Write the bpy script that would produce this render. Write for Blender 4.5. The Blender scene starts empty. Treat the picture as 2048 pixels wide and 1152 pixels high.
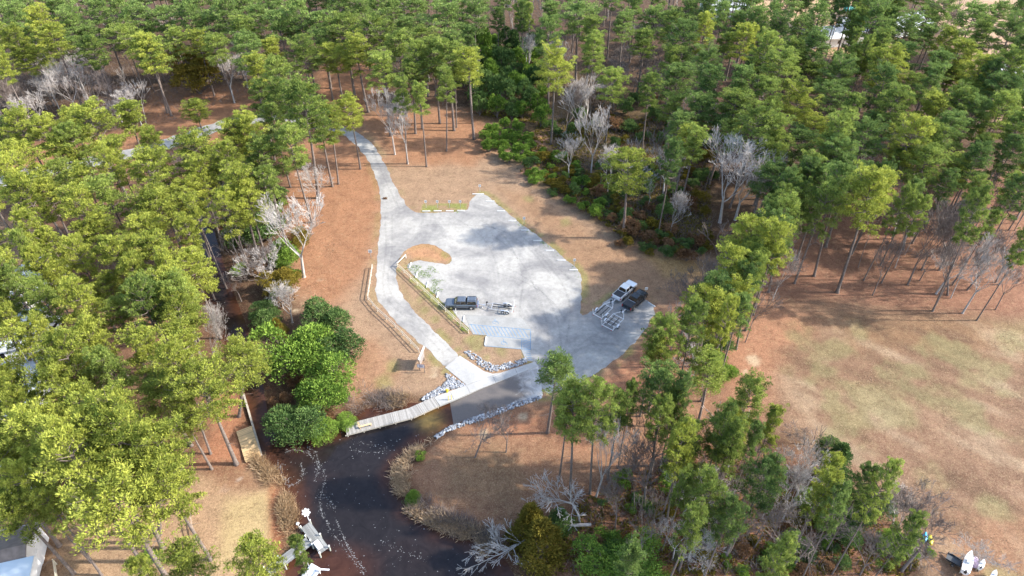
import bpy, math, random
import numpy as np
from mathutils import Vector, geometry
R = math.radians
rnd = random.Random(7)
rng = np.random.default_rng(11)

# ------------------------------------------------------------------ camera, world, sun
scn = bpy.context.scene
C = scn.collection
CAM_H, PITCH, FPX = 83.0, R(41), 1365.0
cam = bpy.data.objects.new('camera', bpy.data.cameras.new('camera'))
C.objects.link(cam)
cam.data.sensor_width = 36; cam.data.lens = 36*FPX/2048
cam.data.clip_start = 1; cam.data.clip_end = 8000
cam.location = (0, 0, CAM_H); cam.rotation_euler = (R(90)-PITCH, 0, 0)
scn.camera = cam
scn.render.resolution_x, scn.render.resolution_y = 1024, 576

SUN_EL = R(34)
w = bpy.data.worlds.new("World"); scn.world = w; w.use_nodes = True
nt = w.node_tree; nt.nodes.clear()
sky = nt.nodes.new('ShaderNodeTexSky'); sky.sky_type = 'NISHITA'; sky.sun_disc = False
sky.sun_elevation = SUN_EL; sky.sun_rotation = R(90)
sky.air_density = 1.0; sky.dust_density = 1.5
bg = nt.nodes.new('ShaderNodeBackground'); bg.inputs['Strength'].default_value = 0.15
wo = nt.nodes.new('ShaderNodeOutputWorld')
nt.links.new(sky.outputs[0], bg.inputs[0]); nt.links.new(bg.outputs[0], wo.inputs[0])
sl = bpy.data.lights.new('sun', 'SUN'); sl.energy = 2.6; sl.angle = R(1.2); sl.color = (1.0, 0.94, 0.85)
so = bpy.data.objects.new('sun', sl); C.objects.link(so)
so.location = (60, 0, 120)
so.rotation_euler = Vector((-math.cos(SUN_EL), 0.0, -math.sin(SUN_EL))).to_track_quat('-Z', 'Y').to_euler()
scn.view_settings.view_transform = 'Standard'; scn.view_settings.look = 'None'
scn.view_settings.exposure = 1.72; scn.view_settings.gamma = 1
scn.render.engine = 'CYCLES'
scn.cycles.max_bounces = 6; scn.cycles.diffuse_bounces = 3; scn.cycles.transparent_max_bounces = 8

# ------------------------------------------------------------------ picture <-> ground helpers (2048 px photograph)
SP, CP_ = math.sin(PITCH), math.cos(PITCH)
def P(px, py, z=0.0):
    u = (px-1024)/FPX; v = -(py-576)/FPX
    d = (u, CP_+v*SP, -SP+v*CP_)
    t = (z-CAM_H)/d[2]
    return (d[0]*t, d[1]*t, z)
def proj(x, y, z=0.0):
    dz = z-CAM_H
    dep = y*CP_ - dz*SP
    return (1024+FPX*x/dep, 576-FPX*(y*SP+dz*CP_)/dep, dep)
def height_from(bx, by, tx, ty):
    b = P(bx, by); v = -(ty-576)/FPX
    k = (-SP+v*CP_)/(CP_+v*SP)
    h = CAM_H + b[1]*k
    dep = proj(b[0], b[1], h)[2]
    return b, h, (tx-1024)/FPX*dep - b[0]
def S2L(r, g, b):
    f = lambda c: ((c/255+0.055)/1.055)**2.4 if c > 10 else c/255/12.92
    return (f(r), f(g), f(b))

# ------------------------------------------------------------------ mesh helpers
class MB:
    def __init__(s): s.v = []; s.f = []
    def add(s, vs, fs):
        o = len(s.v); s.v += [tuple(p) for p in vs]; s.f += [tuple(i+o for i in f) for f in fs]
    def box(s, c, d, rz=0, ry=0):
        hx, hy, hz = d[0]/2, d[1]/2, d[2]/2
        vs = []
        for z in (-hz, hz):
            for x, y in ((-hx, -hy), (hx, -hy), (hx, hy), (-hx, hy)):
                X = x*math.cos(ry)+z*math.sin(ry); Z = -x*math.sin(ry)+z*math.cos(ry)
                vs.append((c[0]+X*math.cos(rz)-y*math.sin(rz), c[1]+X*math.sin(rz)+y*math.cos(rz), c[2]+Z))
        s.add(vs, [(3, 2, 1, 0), (4, 5, 6, 7), (0, 1, 5, 4), (1, 2, 6, 5), (2, 3, 7, 6), (3, 0, 4, 7)])
    def bar(s, a, b, wd, ht=None):
        a = Vector(a); b = Vector(b); ht = ht or wd
        d = (b-a).normalized(); sd = d.cross(Vector((0, 0, 1)))
        if sd.length < 1e-3: sd = Vector((1, 0, 0))
        sd.normalize(); up = sd.cross(d).normalized()
        vs = [p+sd*i*wd/2+up*j*ht/2 for p in (a, b) for i, j in ((-1, -1), (1, -1), (1, 1), (-1, 1))]
        s.add(vs, [(0, 1, 2, 3), (7, 6, 5, 4), (0, 4, 5, 1), (1, 5, 6, 2), (2, 6, 7, 3), (3, 7, 4, 0)])
    def tube(s, pts, rads, n=8, cap=True):
        pts = [Vector(p) for p in pts]; m = len(pts); o = len(s.v)
        if isinstance(rads, (int, float)): rads = [rads]*m
        for i, p in enumerate(pts):
            d = (pts[min(i+1, m-1)]-pts[max(i-1, 0)]).normalized()
            a = d.cross(Vector((0.31, 0.2, 1)));
            if a.length < 1e-3: a = Vector((1, 0, 0))
            a.normalize(); b = d.cross(a)
            for k in range(n):
                t = 2*math.pi*k/n
                s.v.append(tuple(p+(a*math.cos(t)+b*math.sin(t))*rads[i]))
        for i in range(m-1):
            for k in range(n):
                k2 = (k+1) % n
                s.f.append((o+i*n+k, o+i*n+k2, o+(i+1)*n+k2, o+(i+1)*n+k))
        if cap:
            s.f.append(tuple(o+k for k in range(n))[::-1]); s.f.append(tuple(o+(m-1)*n+k for k in range(n)))
    def loft(s, rings, cap=True):
        o = len(s.v); n = len(rings[0])
        for r in rings: s.v += [tuple(p) for p in r]
        for i in range(len(rings)-1):
            for k in range(n):
                k2 = (k+1) % n
                s.f.append((o+i*n+k, o+i*n+k2, o+(i+1)*n+k2, o+(i+1)*n+k))
        if cap:
            s.f.append(tuple(o+k for k in range(n))[::-1]); s.f.append(tuple(o+(len(rings)-1)*n+k for k in range(n)))
    def build(s, name, mat, parent=None, smooth=False):
        me = bpy.data.meshes.new(name); me.from_pydata(s.v, [], s.f); me.materials.append(mat)
        if smooth: me.polygons.foreach_set('use_smooth', [True]*len(me.polygons))
        me.update()
        ob = bpy.data.objects.new(name, me); C.objects.link(ob)
        if parent: ob.parent = parent
        return ob
def np_mesh(name, verts, quads, mat, tone=None, smooth=False):
    me = bpy.data.meshes.new(name)
    nv, nf, k = len(verts), len(quads), quads.shape[1]
    me.vertices.add(nv); me.vertices.foreach_set('co', verts.astype(np.float32).ravel())
    me.loops.add(nf*k); me.loops.foreach_set('vertex_index', quads.astype(np.int32).ravel())
    me.polygons.add(nf); me.polygons.foreach_set('loop_start', np.arange(0, nf*k, k, dtype=np.int32))
    if smooth: me.polygons.foreach_set('use_smooth', np.ones(nf, dtype=bool))
    me.update(calc_edges=True)
    if tone is not None:
        a = me.attributes.new('tone', 'FLOAT', 'POINT'); a.data.foreach_set('value', tone.astype(np.float32))
    if mat: me.materials.append(mat)
    return me
def obj(name, me, parent=None):
    o = bpy.data.objects.new(name, me); C.objects.link(o)
    if parent: o.parent = parent
    return o
def tag(o, label=None, cat=None, group=None, kind=None):
    if label: o['label'] = label
    if cat: o['category'] = cat
    if group: o['group'] = group
    if kind: o['kind'] = kind
    return o
def thing(name, label, cat, loc=(0, 0, 0), rz=0, group=None):
    o = bpy.data.objects.new(name, None); C.objects.link(o); o.location = loc; o.rotation_euler = (0, 0, rz)
    o.empty_display_size = 0.5
    return tag(o, label, cat, group)
def dup(root, loc, rz=0, label=None, scale=None):
    r = root.copy(); C.objects.link(r); r.location = loc; r.rotation_euler = (0, 0, rz)
    if label: r['label'] = label
    if scale: r.scale = scale
    for ch in list(root.children):
        c = ch.copy(); C.objects.link(c); c.parent = r
        for g in ch.children:
            d = g.copy(); C.objects.link(d); d.parent = c
    return r

# ------------------------------------------------------------------ materials
def mat(name, col, rough=0.7, metal=0.0, nscale=0, namt=0.15, bump=0.0, spec=None, coat=0):
    m = bpy.data.materials.new(name); m.use_nodes = True; t = m.node_tree
    b = t.nodes['Principled BSDF']; b.inputs['Base Color'].default_value = (*col, 1)
    b.inputs['Roughness'].default_value = rough; b.inputs['Metallic'].default_value = metal
    if spec is not None: b.inputs['Specular IOR Level'].default_value = spec
    if coat: b.inputs['Coat Weight'].default_value = coat
    if nscale:
        tc = t.nodes.new('ShaderNodeTexCoord'); n = t.nodes.new('ShaderNodeTexNoise')
        n.inputs['Scale'].default_value = nscale; n.inputs['Detail'].default_value = 6
        t.links.new(tc.outputs['Object'], n.inputs['Vector'])
        mr = t.nodes.new('ShaderNodeMapRange'); mr.inputs['From Min'].default_value = 0.25; mr.inputs['From Max'].default_value = 0.75
        mr.inputs['To Min'].default_value = 1-namt; mr.inputs['To Max'].default_value = 1+namt
        t.links.new(n.outputs['Fac'], mr.inputs['Value'])
        vm = t.nodes.new('ShaderNodeVectorMath'); vm.operation = 'SCALE'; vm.inputs[0].default_value = col
        t.links.new(mr.outputs[0], vm.inputs['Scale']); t.links.new(vm.outputs[0], b.inputs['Base Color'])
        if bump:
            bp = t.nodes.new('ShaderNodeBump'); bp.inputs['Strength'].default_value = bump; bp.inputs['Distance'].default_value = 0.05
            t.links.new(n.outputs['Fac'], bp.inputs['Height']); t.links.new(bp.outputs[0], b.inputs['Normal'])
    return m
def N(t, typ, **kw):
    n = t.nodes.new(typ)
    for k, v in kw.items(): setattr(n, k, v)
    return n
def noise(t, vec, scale, detail=5, rough=0.6, dist=0.0):
    n = t.nodes.new('ShaderNodeTexNoise'); n.inputs['Scale'].default_value = scale
    n.inputs['Detail'].default_value = detail; n.inputs['Roughness'].default_value = rough; n.inputs['Distortion'].default_value = dist
    t.links.new(vec, n.inputs['Vector']); return n.outputs['Fac']
def mrange(t, val, a, b, c, d):
    n = t.nodes.new('ShaderNodeMapRange'); n.inputs['From Min'].default_value = a; n.inputs['From Max'].default_value = b
    n.inputs['To Min'].default_value = c; n.inputs['To Max'].default_value = d
    t.links.new(val, n.inputs['Value']); return n.outputs[0]
def mixc(t, fac, a, b, mode='MIX'):
    n = t.nodes.new('ShaderNodeMix'); n.data_type = 'RGBA'; n.blend_type = mode
    if isinstance(fac, float): n.inputs[0].default_value = fac
    else: t.links.new(fac, n.inputs[0])
    for i, x in ((6, a), (7, b)):
        if isinstance(x, tuple): n.inputs[i].default_value = (*x, 1)
        else: t.links.new(x, n.inputs[i])
    return n.outputs[2]
def scale_c(t, col, fac):
    n = t.nodes.new('ShaderNodeVectorMath'); n.operation = 'SCALE'
    if isinstance(col, tuple): n.inputs[0].default_value = col
    else: t.links.new(col, n.inputs[0])
    t.links.new(fac, n.inputs['Scale']); return n.outputs[0]
def base(name, rough=0.9):
    m = bpy.data.materials.new(name); m.use_nodes = True; t = m.node_tree
    b = t.nodes['Principled BSDF']; b.inputs['Roughness'].default_value = rough
    b.inputs['Specular IOR Level'].default_value = 0.2
    g = N(t, 'ShaderNodeNewGeometry')
    return m, t, b, g.outputs['Position']
def bump(t, b, h, strength, dist):
    bp = N(t, 'ShaderNodeBump'); bp.inputs['Strength'].default_value = strength; bp.inputs['Distance'].default_value = dist
    t.links.new(h, bp.inputs['Height']); t.links.new(bp.outputs[0], b.inputs['Normal'])

def leaf_mat(name, c_dark, c_light, trans=0.25):
    m = bpy.data.materials.new(name); m.use_nodes = True; t = m.node_tree; t.nodes.clear()
    out = N(t, 'ShaderNodeOutputMaterial')
    at = N(t, 'ShaderNodeAttribute', attribute_name='tone')
    oi = N(t, 'ShaderNodeObjectInfo')
    add = N(t, 'ShaderNodeMath', operation='MULTIPLY_ADD'); t.links.new(oi.outputs['Random'], add.inputs[0]); add.inputs[1].default_value = 0.5
    t.links.new(at.outputs['Fac'], add.inputs[2])
    f = mrange(t, add.outputs[0], 0.1, 1.25, 0, 1)
    col = mixc(t, f, c_dark, c_light)
    d = N(t, 'ShaderNodeBsdfDiffuse'); tr = N(t, 'ShaderNodeBsdfTranslucent'); mx = N(t, 'ShaderNodeMixShader')
    mx.inputs[0].default_value = trans
    t.links.new(col, d.inputs[0]); t.links.new(col, tr.inputs[0])
    t.links.new(d.outputs[0], mx.inputs[1]); t.links.new(tr.outputs[0], mx.inputs[2]); t.links.new(mx.outputs[0], out.inputs[0])
    return m
L_YEL = leaf_mat('needles_yellow_green', (0.10, 0.145, 0.030), (0.50, 0.53, 0.105), 0.36)
L_MID = leaf_mat('needles_mid_green', (0.072, 0.125, 0.036), (0.38, 0.45, 0.105), 0.35)
L_DRK = leaf_mat('needles_dark_green', (0.055, 0.105, 0.036), (0.26, 0.35, 0.10), 0.33)
L_SHR = leaf_mat('shrub_leaves', (0.07, 0.14, 0.028), (0.30, 0.43, 0.075))
L_DSH = leaf_mat('dark_shrub_leaves', (0.05, 0.10, 0.034), (0.19, 0.28, 0.085))
L_OLV = leaf_mat('olive_leaves', (0.09, 0.085, 0.015), (0.28, 0.22, 0.045))
L_RUS = leaf_mat('rusty_leaves', (0.14, 0.07, 0.035), (0.36, 0.22, 0.12))
L_STRAW = leaf_mat('dry_reeds', (0.26, 0.18, 0.11), (0.62, 0.47, 0.31))
BARK = mat('pine_bark', (0.17, 0.135, 0.115), 0.95, nscale=3, namt=0.45, bump=0.6)
BARE = mat('pale_bark', (0.42, 0.385, 0.355), 0.9, nscale=2, namt=0.25)
BARE_G = mat('grey_bark', (0.18, 0.145, 0.128), 0.9, nscale=2, namt=0.3)
WHITE = mat('white_paint', (0.8, 0.8, 0.8), 0.35)
GALV = mat('galvanised_metal', (0.62, 0.63, 0.65), 0.4, 0.6)
BLACK = mat('black_plastic', (0.02, 0.02, 0.022), 0.5)
TYRE = mat('tyre_rubber', (0.018, 0.018, 0.018), 0.8)
GLASS = mat('dark_glass', (0.012, 0.016, 0.02), 0.05, spec=0.8)
REDL = mat('red_lens', (0.45, 0.02, 0.02), 0.2)
LENS = mat('clear_lens', (0.7, 0.7, 0.72), 0.1)
CHROME = mat('bright_trim', (0.6, 0.6, 0.62), 0.2, 0.9)
CONC = None
def conc_mat(name, c1, c2, wet=None):
    m, t, b, pos = base(name, 0.85)
    a = noise(t, pos, 0.25, 6, 0.65); d = noise(t, pos, 3.5, 4, 0.7)
    col = mixc(t, mrange(t, a, 0.35, 0.65, 0, 1), c1, c2)
    col = scale_c(t, col, mrange(t, d, 0.2, 0.8, 0.86, 1.12))
    t.links.new(col, b.inputs['Base Color']); bump(t, b, d, 0.2, 0.02)
    return m
CONC = conc_mat('pale_concrete', (0.34, 0.335, 0.32), (0.45, 0.44, 0.42))
PADC = conc_mat('worn_concrete_pad', (0.25, 0.248, 0.235), (0.35, 0.345, 0.325))

# ------------------------------------------------------------------ polygons
def poly_w(pts, z=0): return np.array([P(x, y, z)[:2] for x, y in pts])
def sdf(pts, poly):
    """signed distance, negative inside"""
    n = len(poly); d = np.full(len(pts), 1e9); ins = np.zeros(len(pts), bool)
    for i in range(n):
        a = poly[i]; b = poly[(i+1) % n]; e = b-a; wv = pts-a
        t = np.clip((wv@e)/(e@e+1e-12), 0, 1)
        q = wv-t[:, None]*e; d = np.minimum(d, (q**2).sum(1))
        c = ((a[1] > pts[:, 1]) != (b[1] > pts[:, 1]))
        with np.errstate(divide='ignore', invalid='ignore'):
            xi = (b[0]-a[0])*(pts[:, 1]-a[1])/(b[1]-a[1])+a[0]
        ins ^= c & (pts[:, 0] < xi)
    d = np.sqrt(d); return np.where(ins, -d, d)
def sstep(x, a, b):
    t = np.clip((x-a)/(b-a), 0, 1); return t*t*(3-2*t)
def inside_px(px, py, poly):
    c = False; n = len(poly)
    for i in range(n):
        x1, y1 = poly[i]; x2, y2 = poly[(i+1) % n]
        if (y1 > py) != (y2 > py) and px < (x2-x1)*(py-y1)/(y2-y1)+x1: c = not c
    return c
WL = -0.45
WATER = [(400, 330), (384, 385), (376, 420), (378, 470), (392, 530), (415, 600), (432, 640), (452, 690), (474, 740), (492, 790), (510, 850),
         (526, 912), (540, 930), (558, 955), (569, 974), (583, 1016), (590, 1064), (578, 1105), (572, 1152), (560, 1300), (1080, 1300),
         (1052, 1200), (1027, 1152), (1010, 1120), (975, 1099), (968, 1080), (940, 1069), (888, 1051), (847, 1031), (819, 1016), (808, 988), (794, 953),
         (801, 932), (829, 905), (853, 874), (880, 862), (905, 838), (875, 812), (828, 806), (790, 812), (732, 818), (697, 834), (672, 858), (640, 872), (600, 880), (560, 872),
         (538, 850), (530, 800), (520, 745), (508, 700), (492, 650), (474, 605), (458, 560), (444, 520), (430, 470), (422, 430), (418, 380), (420, 330)]
WPOLY = poly_w(WATER, WL)
LOT = [(560, 226), (600, 236), (650, 246), (700, 256), (725, 270), (748, 292), (766, 320), (781, 352), (797, 387), (812, 411), (829, 424.5), (843, 426), (888, 425), (933.5, 422), (937, 411), (945.6, 394),
       (957, 387), (972, 390), (982, 397), (1006, 418), (1034, 442), (1062, 461), (1110, 500), (1149, 533), (1162, 553), (1163, 574), (1161, 606), (1160, 633), (1180, 627),
       (1201, 612), (1222, 595), (1250, 584), (1290, 596), (1313, 618), (1291, 658), (1263, 692), (1222, 727), (1173, 757), (1140, 775), (1085, 790), (1076, 734), (1060, 717), (1062, 690), (1044, 670), (980, 662), (946, 668),
       (935, 655), (908, 624), (874, 592), (845, 565), (820, 544), (812, 531), (833, 521), (867, 525), (898, 530), (906, 519), (895, 508), (874, 493), (853, 487), (819, 494), (802, 508), (795, 522), (791, 543), (793, 560), (800, 581),
       (812, 602), (829, 623), (853, 647), (881, 675), (909, 703), (921, 713), (905, 725), (890, 736), (874, 715), (836, 685), (801, 651), (770, 620), (753, 599), (752, 554),
       (757, 484), (761, 449), (763, 411), (760, 380), (752, 352), (735, 318), (712, 290), (686, 268), (640, 258), (600, 250), (560, 240)]
TRACK = [(-60, 372), (20, 345), (100, 330), (170, 318), (230, 305), (290, 293), (350, 272), (400, 256), (450, 240), (500, 231), (570, 226), (575, 238), (505, 247),
         (455, 258), (410, 275), (350, 294), (290, 313), (230, 326), (170, 338), (100, 352), (20, 368), (-60, 396)]
LOTP, TRACKP = poly_w(LOT), poly_w(TRACK)

# ------------------------------------------------------------------ ground
def axis(parts):
    out = []
    for a, b, s in parts:
        out += list(np.arange(a, b, s))
    return np.array(out)
gx = np.concatenate([-np.geomspace(3000, 125, 14), axis([(-120, -70, 2.0), (-70, 105, 0.6), (105, 230, 2.0)]), np.geomspace(235, 3000, 14)])
gy = np.concatenate([-np.geomspace(3000, 10, 10), axis([(0, 30, 4), (30, 152, 0.6), (152, 300, 1.6)]), np.geomspace(305, 4000, 14)])
GX, GY = np.meshgrid(gx, gy); pts = np.stack([GX.ravel(), GY.ravel()], 1)
def vnoise(p, s, seed):
    r = np.random.default_rng(seed); T = r.random((64, 64))
    q = p/s; i = np.floor(q).astype(int); f = q-i; f = f*f*(3-2*f)
    g = lambda a, b: T[(i[:, 0]+a) % 64, (i[:, 1]+b) % 64]
    return (g(0, 0)*(1-f[:, 0])+g(1, 0)*f[:, 0])*(1-f[:, 1])+(g(0, 1)*(1-f[:, 0])+g(1, 1)*f[:, 0])*f[:, 1]
def fbm(p, s, seed, o=4):
    return sum(vnoise(p, s/2**k, seed+k)*0.5**k for k in range(o))/sum(0.5**k for k in range(o))
def _cx(px): return px
dW = sdf(pts, WPOLY)
z = np.zeros(len(pts))
z -= 0.50*(1-sstep(dW, -0.2, 1.6))
z -= 1.4*(1-sstep(dW, -5.0, 0.1))
RAMP_A = [(1076, 730), (1040, 744), (1000, 759), (960, 774), (930, 786), (905, 796), (880, 807)]
RAMP_B = [(1086, 791), (1050, 800), (1015, 811), (975, 823), (940, 836), (915, 846), (882, 858)]
RAMPP = poly_w(RAMP_A[1:]+RAMP_B[::-1][:-1])
dR = sdf(pts, RAMPP)+.15
z = np.minimum(z, -1.5*(1-sstep(dR, -0.5, 0.15)))
dL = np.minimum(sdf(pts, LOTP), sdf(pts, TRACKP))
far = sstep(pts[:, 1], 120, 260)
rough = fbm(pts, 6, 5)-0.5
z += np.where((dL > 3) & (dW > 2), sstep(dL, 3, 10)*rough*0.35, 0)

STRAW = S2L(164, 108, 74); TAN = S2L(164, 130, 106); PINK = S2L(176, 132, 106); LITTER = S2L(88, 64, 50)
REDL_ = S2L(128, 88, 68); GREENP = S2L(132, 136, 66); LAWN = S2L(196, 162, 112); BRN = S2L(140, 108, 82); PALE = S2L(200, 178, 152)
cols = np.tile(np.array(LITTER), (len(pts), 1))
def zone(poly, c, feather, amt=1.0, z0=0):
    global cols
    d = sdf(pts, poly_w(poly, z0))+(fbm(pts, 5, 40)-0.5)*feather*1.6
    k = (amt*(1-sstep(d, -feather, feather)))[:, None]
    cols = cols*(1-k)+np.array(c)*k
zone([(300, 180), (520, 170), (540, 240), (400, 300), (230, 340), (-60, 380), (-60, 300), (280, 260)], STRAW, 3, 0.9)
zone([(-60, 380), (400, 290), (400, 600), (470, 800), (520, 950), (560, 1160), (-100, 1200)], REDL_, 3, 0.8)
zone([(640, 130), (760, 130), (760, 210), (640, 210)], STRAW, 2)
zone([(560, 240), (690, 250), (760, 220), (960, 215), (1070, 290), (1100, 380), (1250, 480), (1420, 510), (1420, 600), (1350, 660), (1250, 760), (1100, 830), (900, 840), (700, 830), (640, 800), (640, 700), (590, 560), (560, 430), (600, 330)], TAN, 3)
zone([(560, 250), (700, 255), (760, 330), (765, 420), (740, 520), (690, 600), (640, 620), (590, 560), (560, 430)], STRAW, 3, 0.9)
zone([(700, 240), (760, 220), (960, 215), (1010, 290), (940, 330), (790, 330), (750, 280)], STRAW, 3, 0.85)
zone([(640, 700), (740, 680), (800, 740), (770, 800), (690, 820)], STRAW, 2, 0.55)
zone([(800, 490), (870, 485), (905, 520), (830, 522)], S2L(186, 132, 96), 0.8)
zone([(1000, 380), (1080, 390), (1200, 480), (1420, 520), (1410, 590), (1300, 600), (1170, 560), (1060, 440)], S2L(160, 118, 88), 2.5, 0.8)
zone([(1290, 510), (1410, 520), (1410, 560), (1330, 550)], S2L(184, 140, 66), 2, 0.6)
zone([(1180, 760), (1300, 660), (1340, 600), (1500, 640), (1480, 740), (1300, 800), (1150, 830)], S2L(166, 106, 78), 3, 0.9)
zone([(850, 880), (930, 845), (1090, 795), (1200, 780), (1420, 800), (1420, 900), (1180, 980), (1050, 1060), (960, 1085), (840, 1030), (800, 960)], S2L(148, 104, 78), 1.5)
zone([(890, 900), (1000, 880), (1060, 960), (1000, 1010), (900, 1000)], S2L(130, 108, 76), 3, 0.4)
zone([(940, 855), (980, 830), (1150, 820), (1180, 900), (1060, 880)], S2L(168, 104, 74), 2.5, 0.6)
zone([(1150, 980), (1420, 880), (1620, 900), (1800, 1050), (1840, 1200), (1100, 1200)], S2L(140, 92, 68), 3)
zone([(1560, 380), (2200, 330), (2200, 640), (1960, 650), (1850, 630), (1640, 600), (1480, 640), (1500, 560)], S2L(146, 98, 78), 3)
zone([(1480, 660), (1560, 600), (1860, 625), (2200, 640), (2300, 1400), (1900, 1300), (1820, 1080), (1560, 860), (1450, 740)], S2L(136, 102, 82), 3)
zone([(1430, 690), (1560, 610), (1640, 640), (1560, 740), (1520, 850), (1450, 800)], S2L(172, 116, 88), 3, 0.8)
zone([(1640, 640), (1860, 630), (2200, 660), (2200, 720), (1900, 700), (1700, 700)], S2L(140, 104, 72), 3, 0.6)
zone([(1860, 1050), (2100, 1000), (2200, 1250), (1880, 1250)], S2L(158, 112, 84), 3, 0.8)
zone([(330, 960), (520, 925), (570, 1000), (575, 1170), (100, 1180), (100, 1060)], S2L(172, 136, 106), 2)
zone([(450, 1000), (540, 985), (548, 1090), (430, 1140)], S2L(182, 156, 108), 1.5, 0.9)
zone([(400, 930), (490, 925), (520, 975), (440, 985)], S2L(130, 84, 60), 1.2, 0.7)
zone([(540, 950), (560, 1000), (575, 1100), (545, 1110), (540, 1000)], S2L(176, 92, 52), 0.6, 0.8)
zone([(410, 740), (480, 760), (510, 850), (490, 930), (400, 930), (430, 860)], S2L(186, 118, 84), 1.5, 0.8)
zone([(-100, 960), (90, 960), (80, 1060), (-100, 1080)], S2L(176, 140, 84), 1.5, 0.9)
zone([(-200, 440), (60, 440), (110, 560), (150, 620), (100, 1000), (-200, 1000)], S2L(172, 136, 104), 2, 0.6)
zone([(1500, -20), (1780, -20), (1800, 110), (1640, 130), (1500, 60)], S2L(220, 176, 140), 3, 0.9)
zone([(1860, -60), (2200, -60), (2300, 260), (1990, 240), (1940, 120), (1880, 60)], S2L(216, 176, 146), 4, 0.8)
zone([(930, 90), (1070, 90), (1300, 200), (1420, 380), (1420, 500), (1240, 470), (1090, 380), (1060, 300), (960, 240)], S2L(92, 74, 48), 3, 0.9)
zone([(1035, 355), (1062, 300), (1080, 270), (1100, 262), (1102, 272), (1078, 300), (1050, 350)], S2L(170, 120, 96), 0.7)
for sx, sy, sr in ((785, 735, 14), (770, 760, 16), (690, 700, 12), (840, 600, 14), (870, 640, 12), (955, 690, 14), (975, 715, 12), (850, 620, 10), (1000, 700, 14), (935, 680, 9), (1130, 445, 16), (1060, 400, 14)):
    c = P(sx, sy); r = sr/11.5
    d = np.hypot((pts[:, 0]-c[0]), (pts[:, 1]-c[1])*0.8)+(fbm(pts, 3, 70)-0.5)*r*2
    k = 0.55*(1-sstep(d, r*0.3, r*1.3))[:, None]; cols = cols*(1-k)+np.array(GREENP)*k
for sx, sy, sr, c_ in ((1505, 720, 16, PALE), (1490, 745, 12, PALE), (870, 738, 9, PALE), (868, 750, 8, PALE), (1042, 832, 9, PALE), (968, 868, 9, PALE), (930, 812, 5, PALE), (478, 960, 8, S2L(190, 180, 175)), (450, 980, 8, S2L(180, 160, 150)), (590, 620, 10, PALE), (640, 560, 8, PALE)):
    c = P(sx, sy); r = sr/12
    d = np.hypot(pts[:, 0]-c[0], pts[:, 1]-c[1])+(fbm(pts, 2, 90)-0.5)*r*2.4
    k = 0.75*(1-sstep(d, r*0.2, r*1.1))[:, None]; cols = cols*(1-k)+np.array(c_)*k
# mown grass streaks in the big right field, running diagonally
fd = sdf(pts, poly_w([(1540, 640), (1860, 640), (2200, 650), (2300, 1400), (1900, 1300), (1830, 1080), (1600, 860), (1540, 740)]))
st = np.stack([pts[:, 0]*0.62+pts[:, 1]*0.78, (pts[:, 1]*0.62-pts[:, 0]*0.78)*0.35], 1)
fs = fbm(st, 2.8, 21); fg = fbm(pts, 14, 33)
kf = 1-sstep(fd, -4, 2)
k = (kf*sstep(fs+0.35*(fg-0.5), 0.54, 0.82)*0.34)[:, None]; cols = cols*(1-k)+np.array(PALE)*k
k = (kf*sstep(1-fs, 0.5, 0.72)*0.8)[:, None]; cols = cols*(1-k)+np.array(S2L(112, 84, 66))*k
k = (kf*sstep(fbm(pts, 5, 55), 0.5, 0.7)*0.5)[:, None]; cols = cols*(1-k)+np.array(S2L(136, 136, 90))*k
# lush green fringe hugging the gravel and a dark muddy bank round the water
nf = fbm(pts, 2.2, 61)
mx_ = (pts[:, 0] > -14) & (pts[:, 0] < 20)
fr = (1-sstep(np.abs(dL-0.6), 0.3, 1.1))*sstep(nf, 0.42, 0.6)*0.55*np.where(mx_, 1, 0.35)
k = fr[:, None]; cols = cols*(1-k)+np.array(S2L(126, 138, 50))*k
for fpoly in ([(796, 540), (812, 531), (850, 560), (940, 655), (938, 668), (930, 668)],):
    d = sdf(pts, poly_w(fpoly)); k = (0.75*(1-sstep(d, -0.2, 0.5))*sstep(nf, 0.35, 0.5))[:, None]; cols = cols*(1-k)+np.array(S2L(124, 140, 56))*k
d = sdf(pts, poly_w([(845, 409), (936, 407), (934, 421), (843, 424)])); k = (0.85*(1-sstep(d, -0.1, 0.3))*sstep(nf, 0.3, 0.5))[:, None]; cols = cols*(1-k)+np.array(S2L(124, 140, 46))*k
k = ((1-sstep(dW, 0.2, 2.8))*0.85)[:, None]; cols = cols*(1-k)+np.array(S2L(92, 58, 40))*k

lum = cols@np.array([.3, .55, .15]); cols = (cols*0.8+(lum[:, None]*np.array([1.04, 1.0, .93]))*0.2)*np.array([.80, .80, .70])
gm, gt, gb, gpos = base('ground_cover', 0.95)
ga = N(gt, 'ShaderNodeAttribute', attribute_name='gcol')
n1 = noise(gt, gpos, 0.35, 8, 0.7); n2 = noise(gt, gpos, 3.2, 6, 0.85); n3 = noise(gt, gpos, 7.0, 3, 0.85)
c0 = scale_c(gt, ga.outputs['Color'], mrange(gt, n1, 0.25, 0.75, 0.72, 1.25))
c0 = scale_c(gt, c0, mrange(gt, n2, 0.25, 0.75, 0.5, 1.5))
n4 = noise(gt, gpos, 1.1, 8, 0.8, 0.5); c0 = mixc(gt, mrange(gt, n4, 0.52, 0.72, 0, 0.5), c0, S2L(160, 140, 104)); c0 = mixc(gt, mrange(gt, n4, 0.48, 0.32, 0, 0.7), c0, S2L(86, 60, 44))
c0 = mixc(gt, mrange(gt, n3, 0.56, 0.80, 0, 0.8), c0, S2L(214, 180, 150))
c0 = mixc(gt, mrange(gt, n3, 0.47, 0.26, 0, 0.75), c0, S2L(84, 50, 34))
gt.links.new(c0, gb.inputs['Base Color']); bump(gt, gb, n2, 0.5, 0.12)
nx, ny = len(gx), len(gy)
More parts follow.
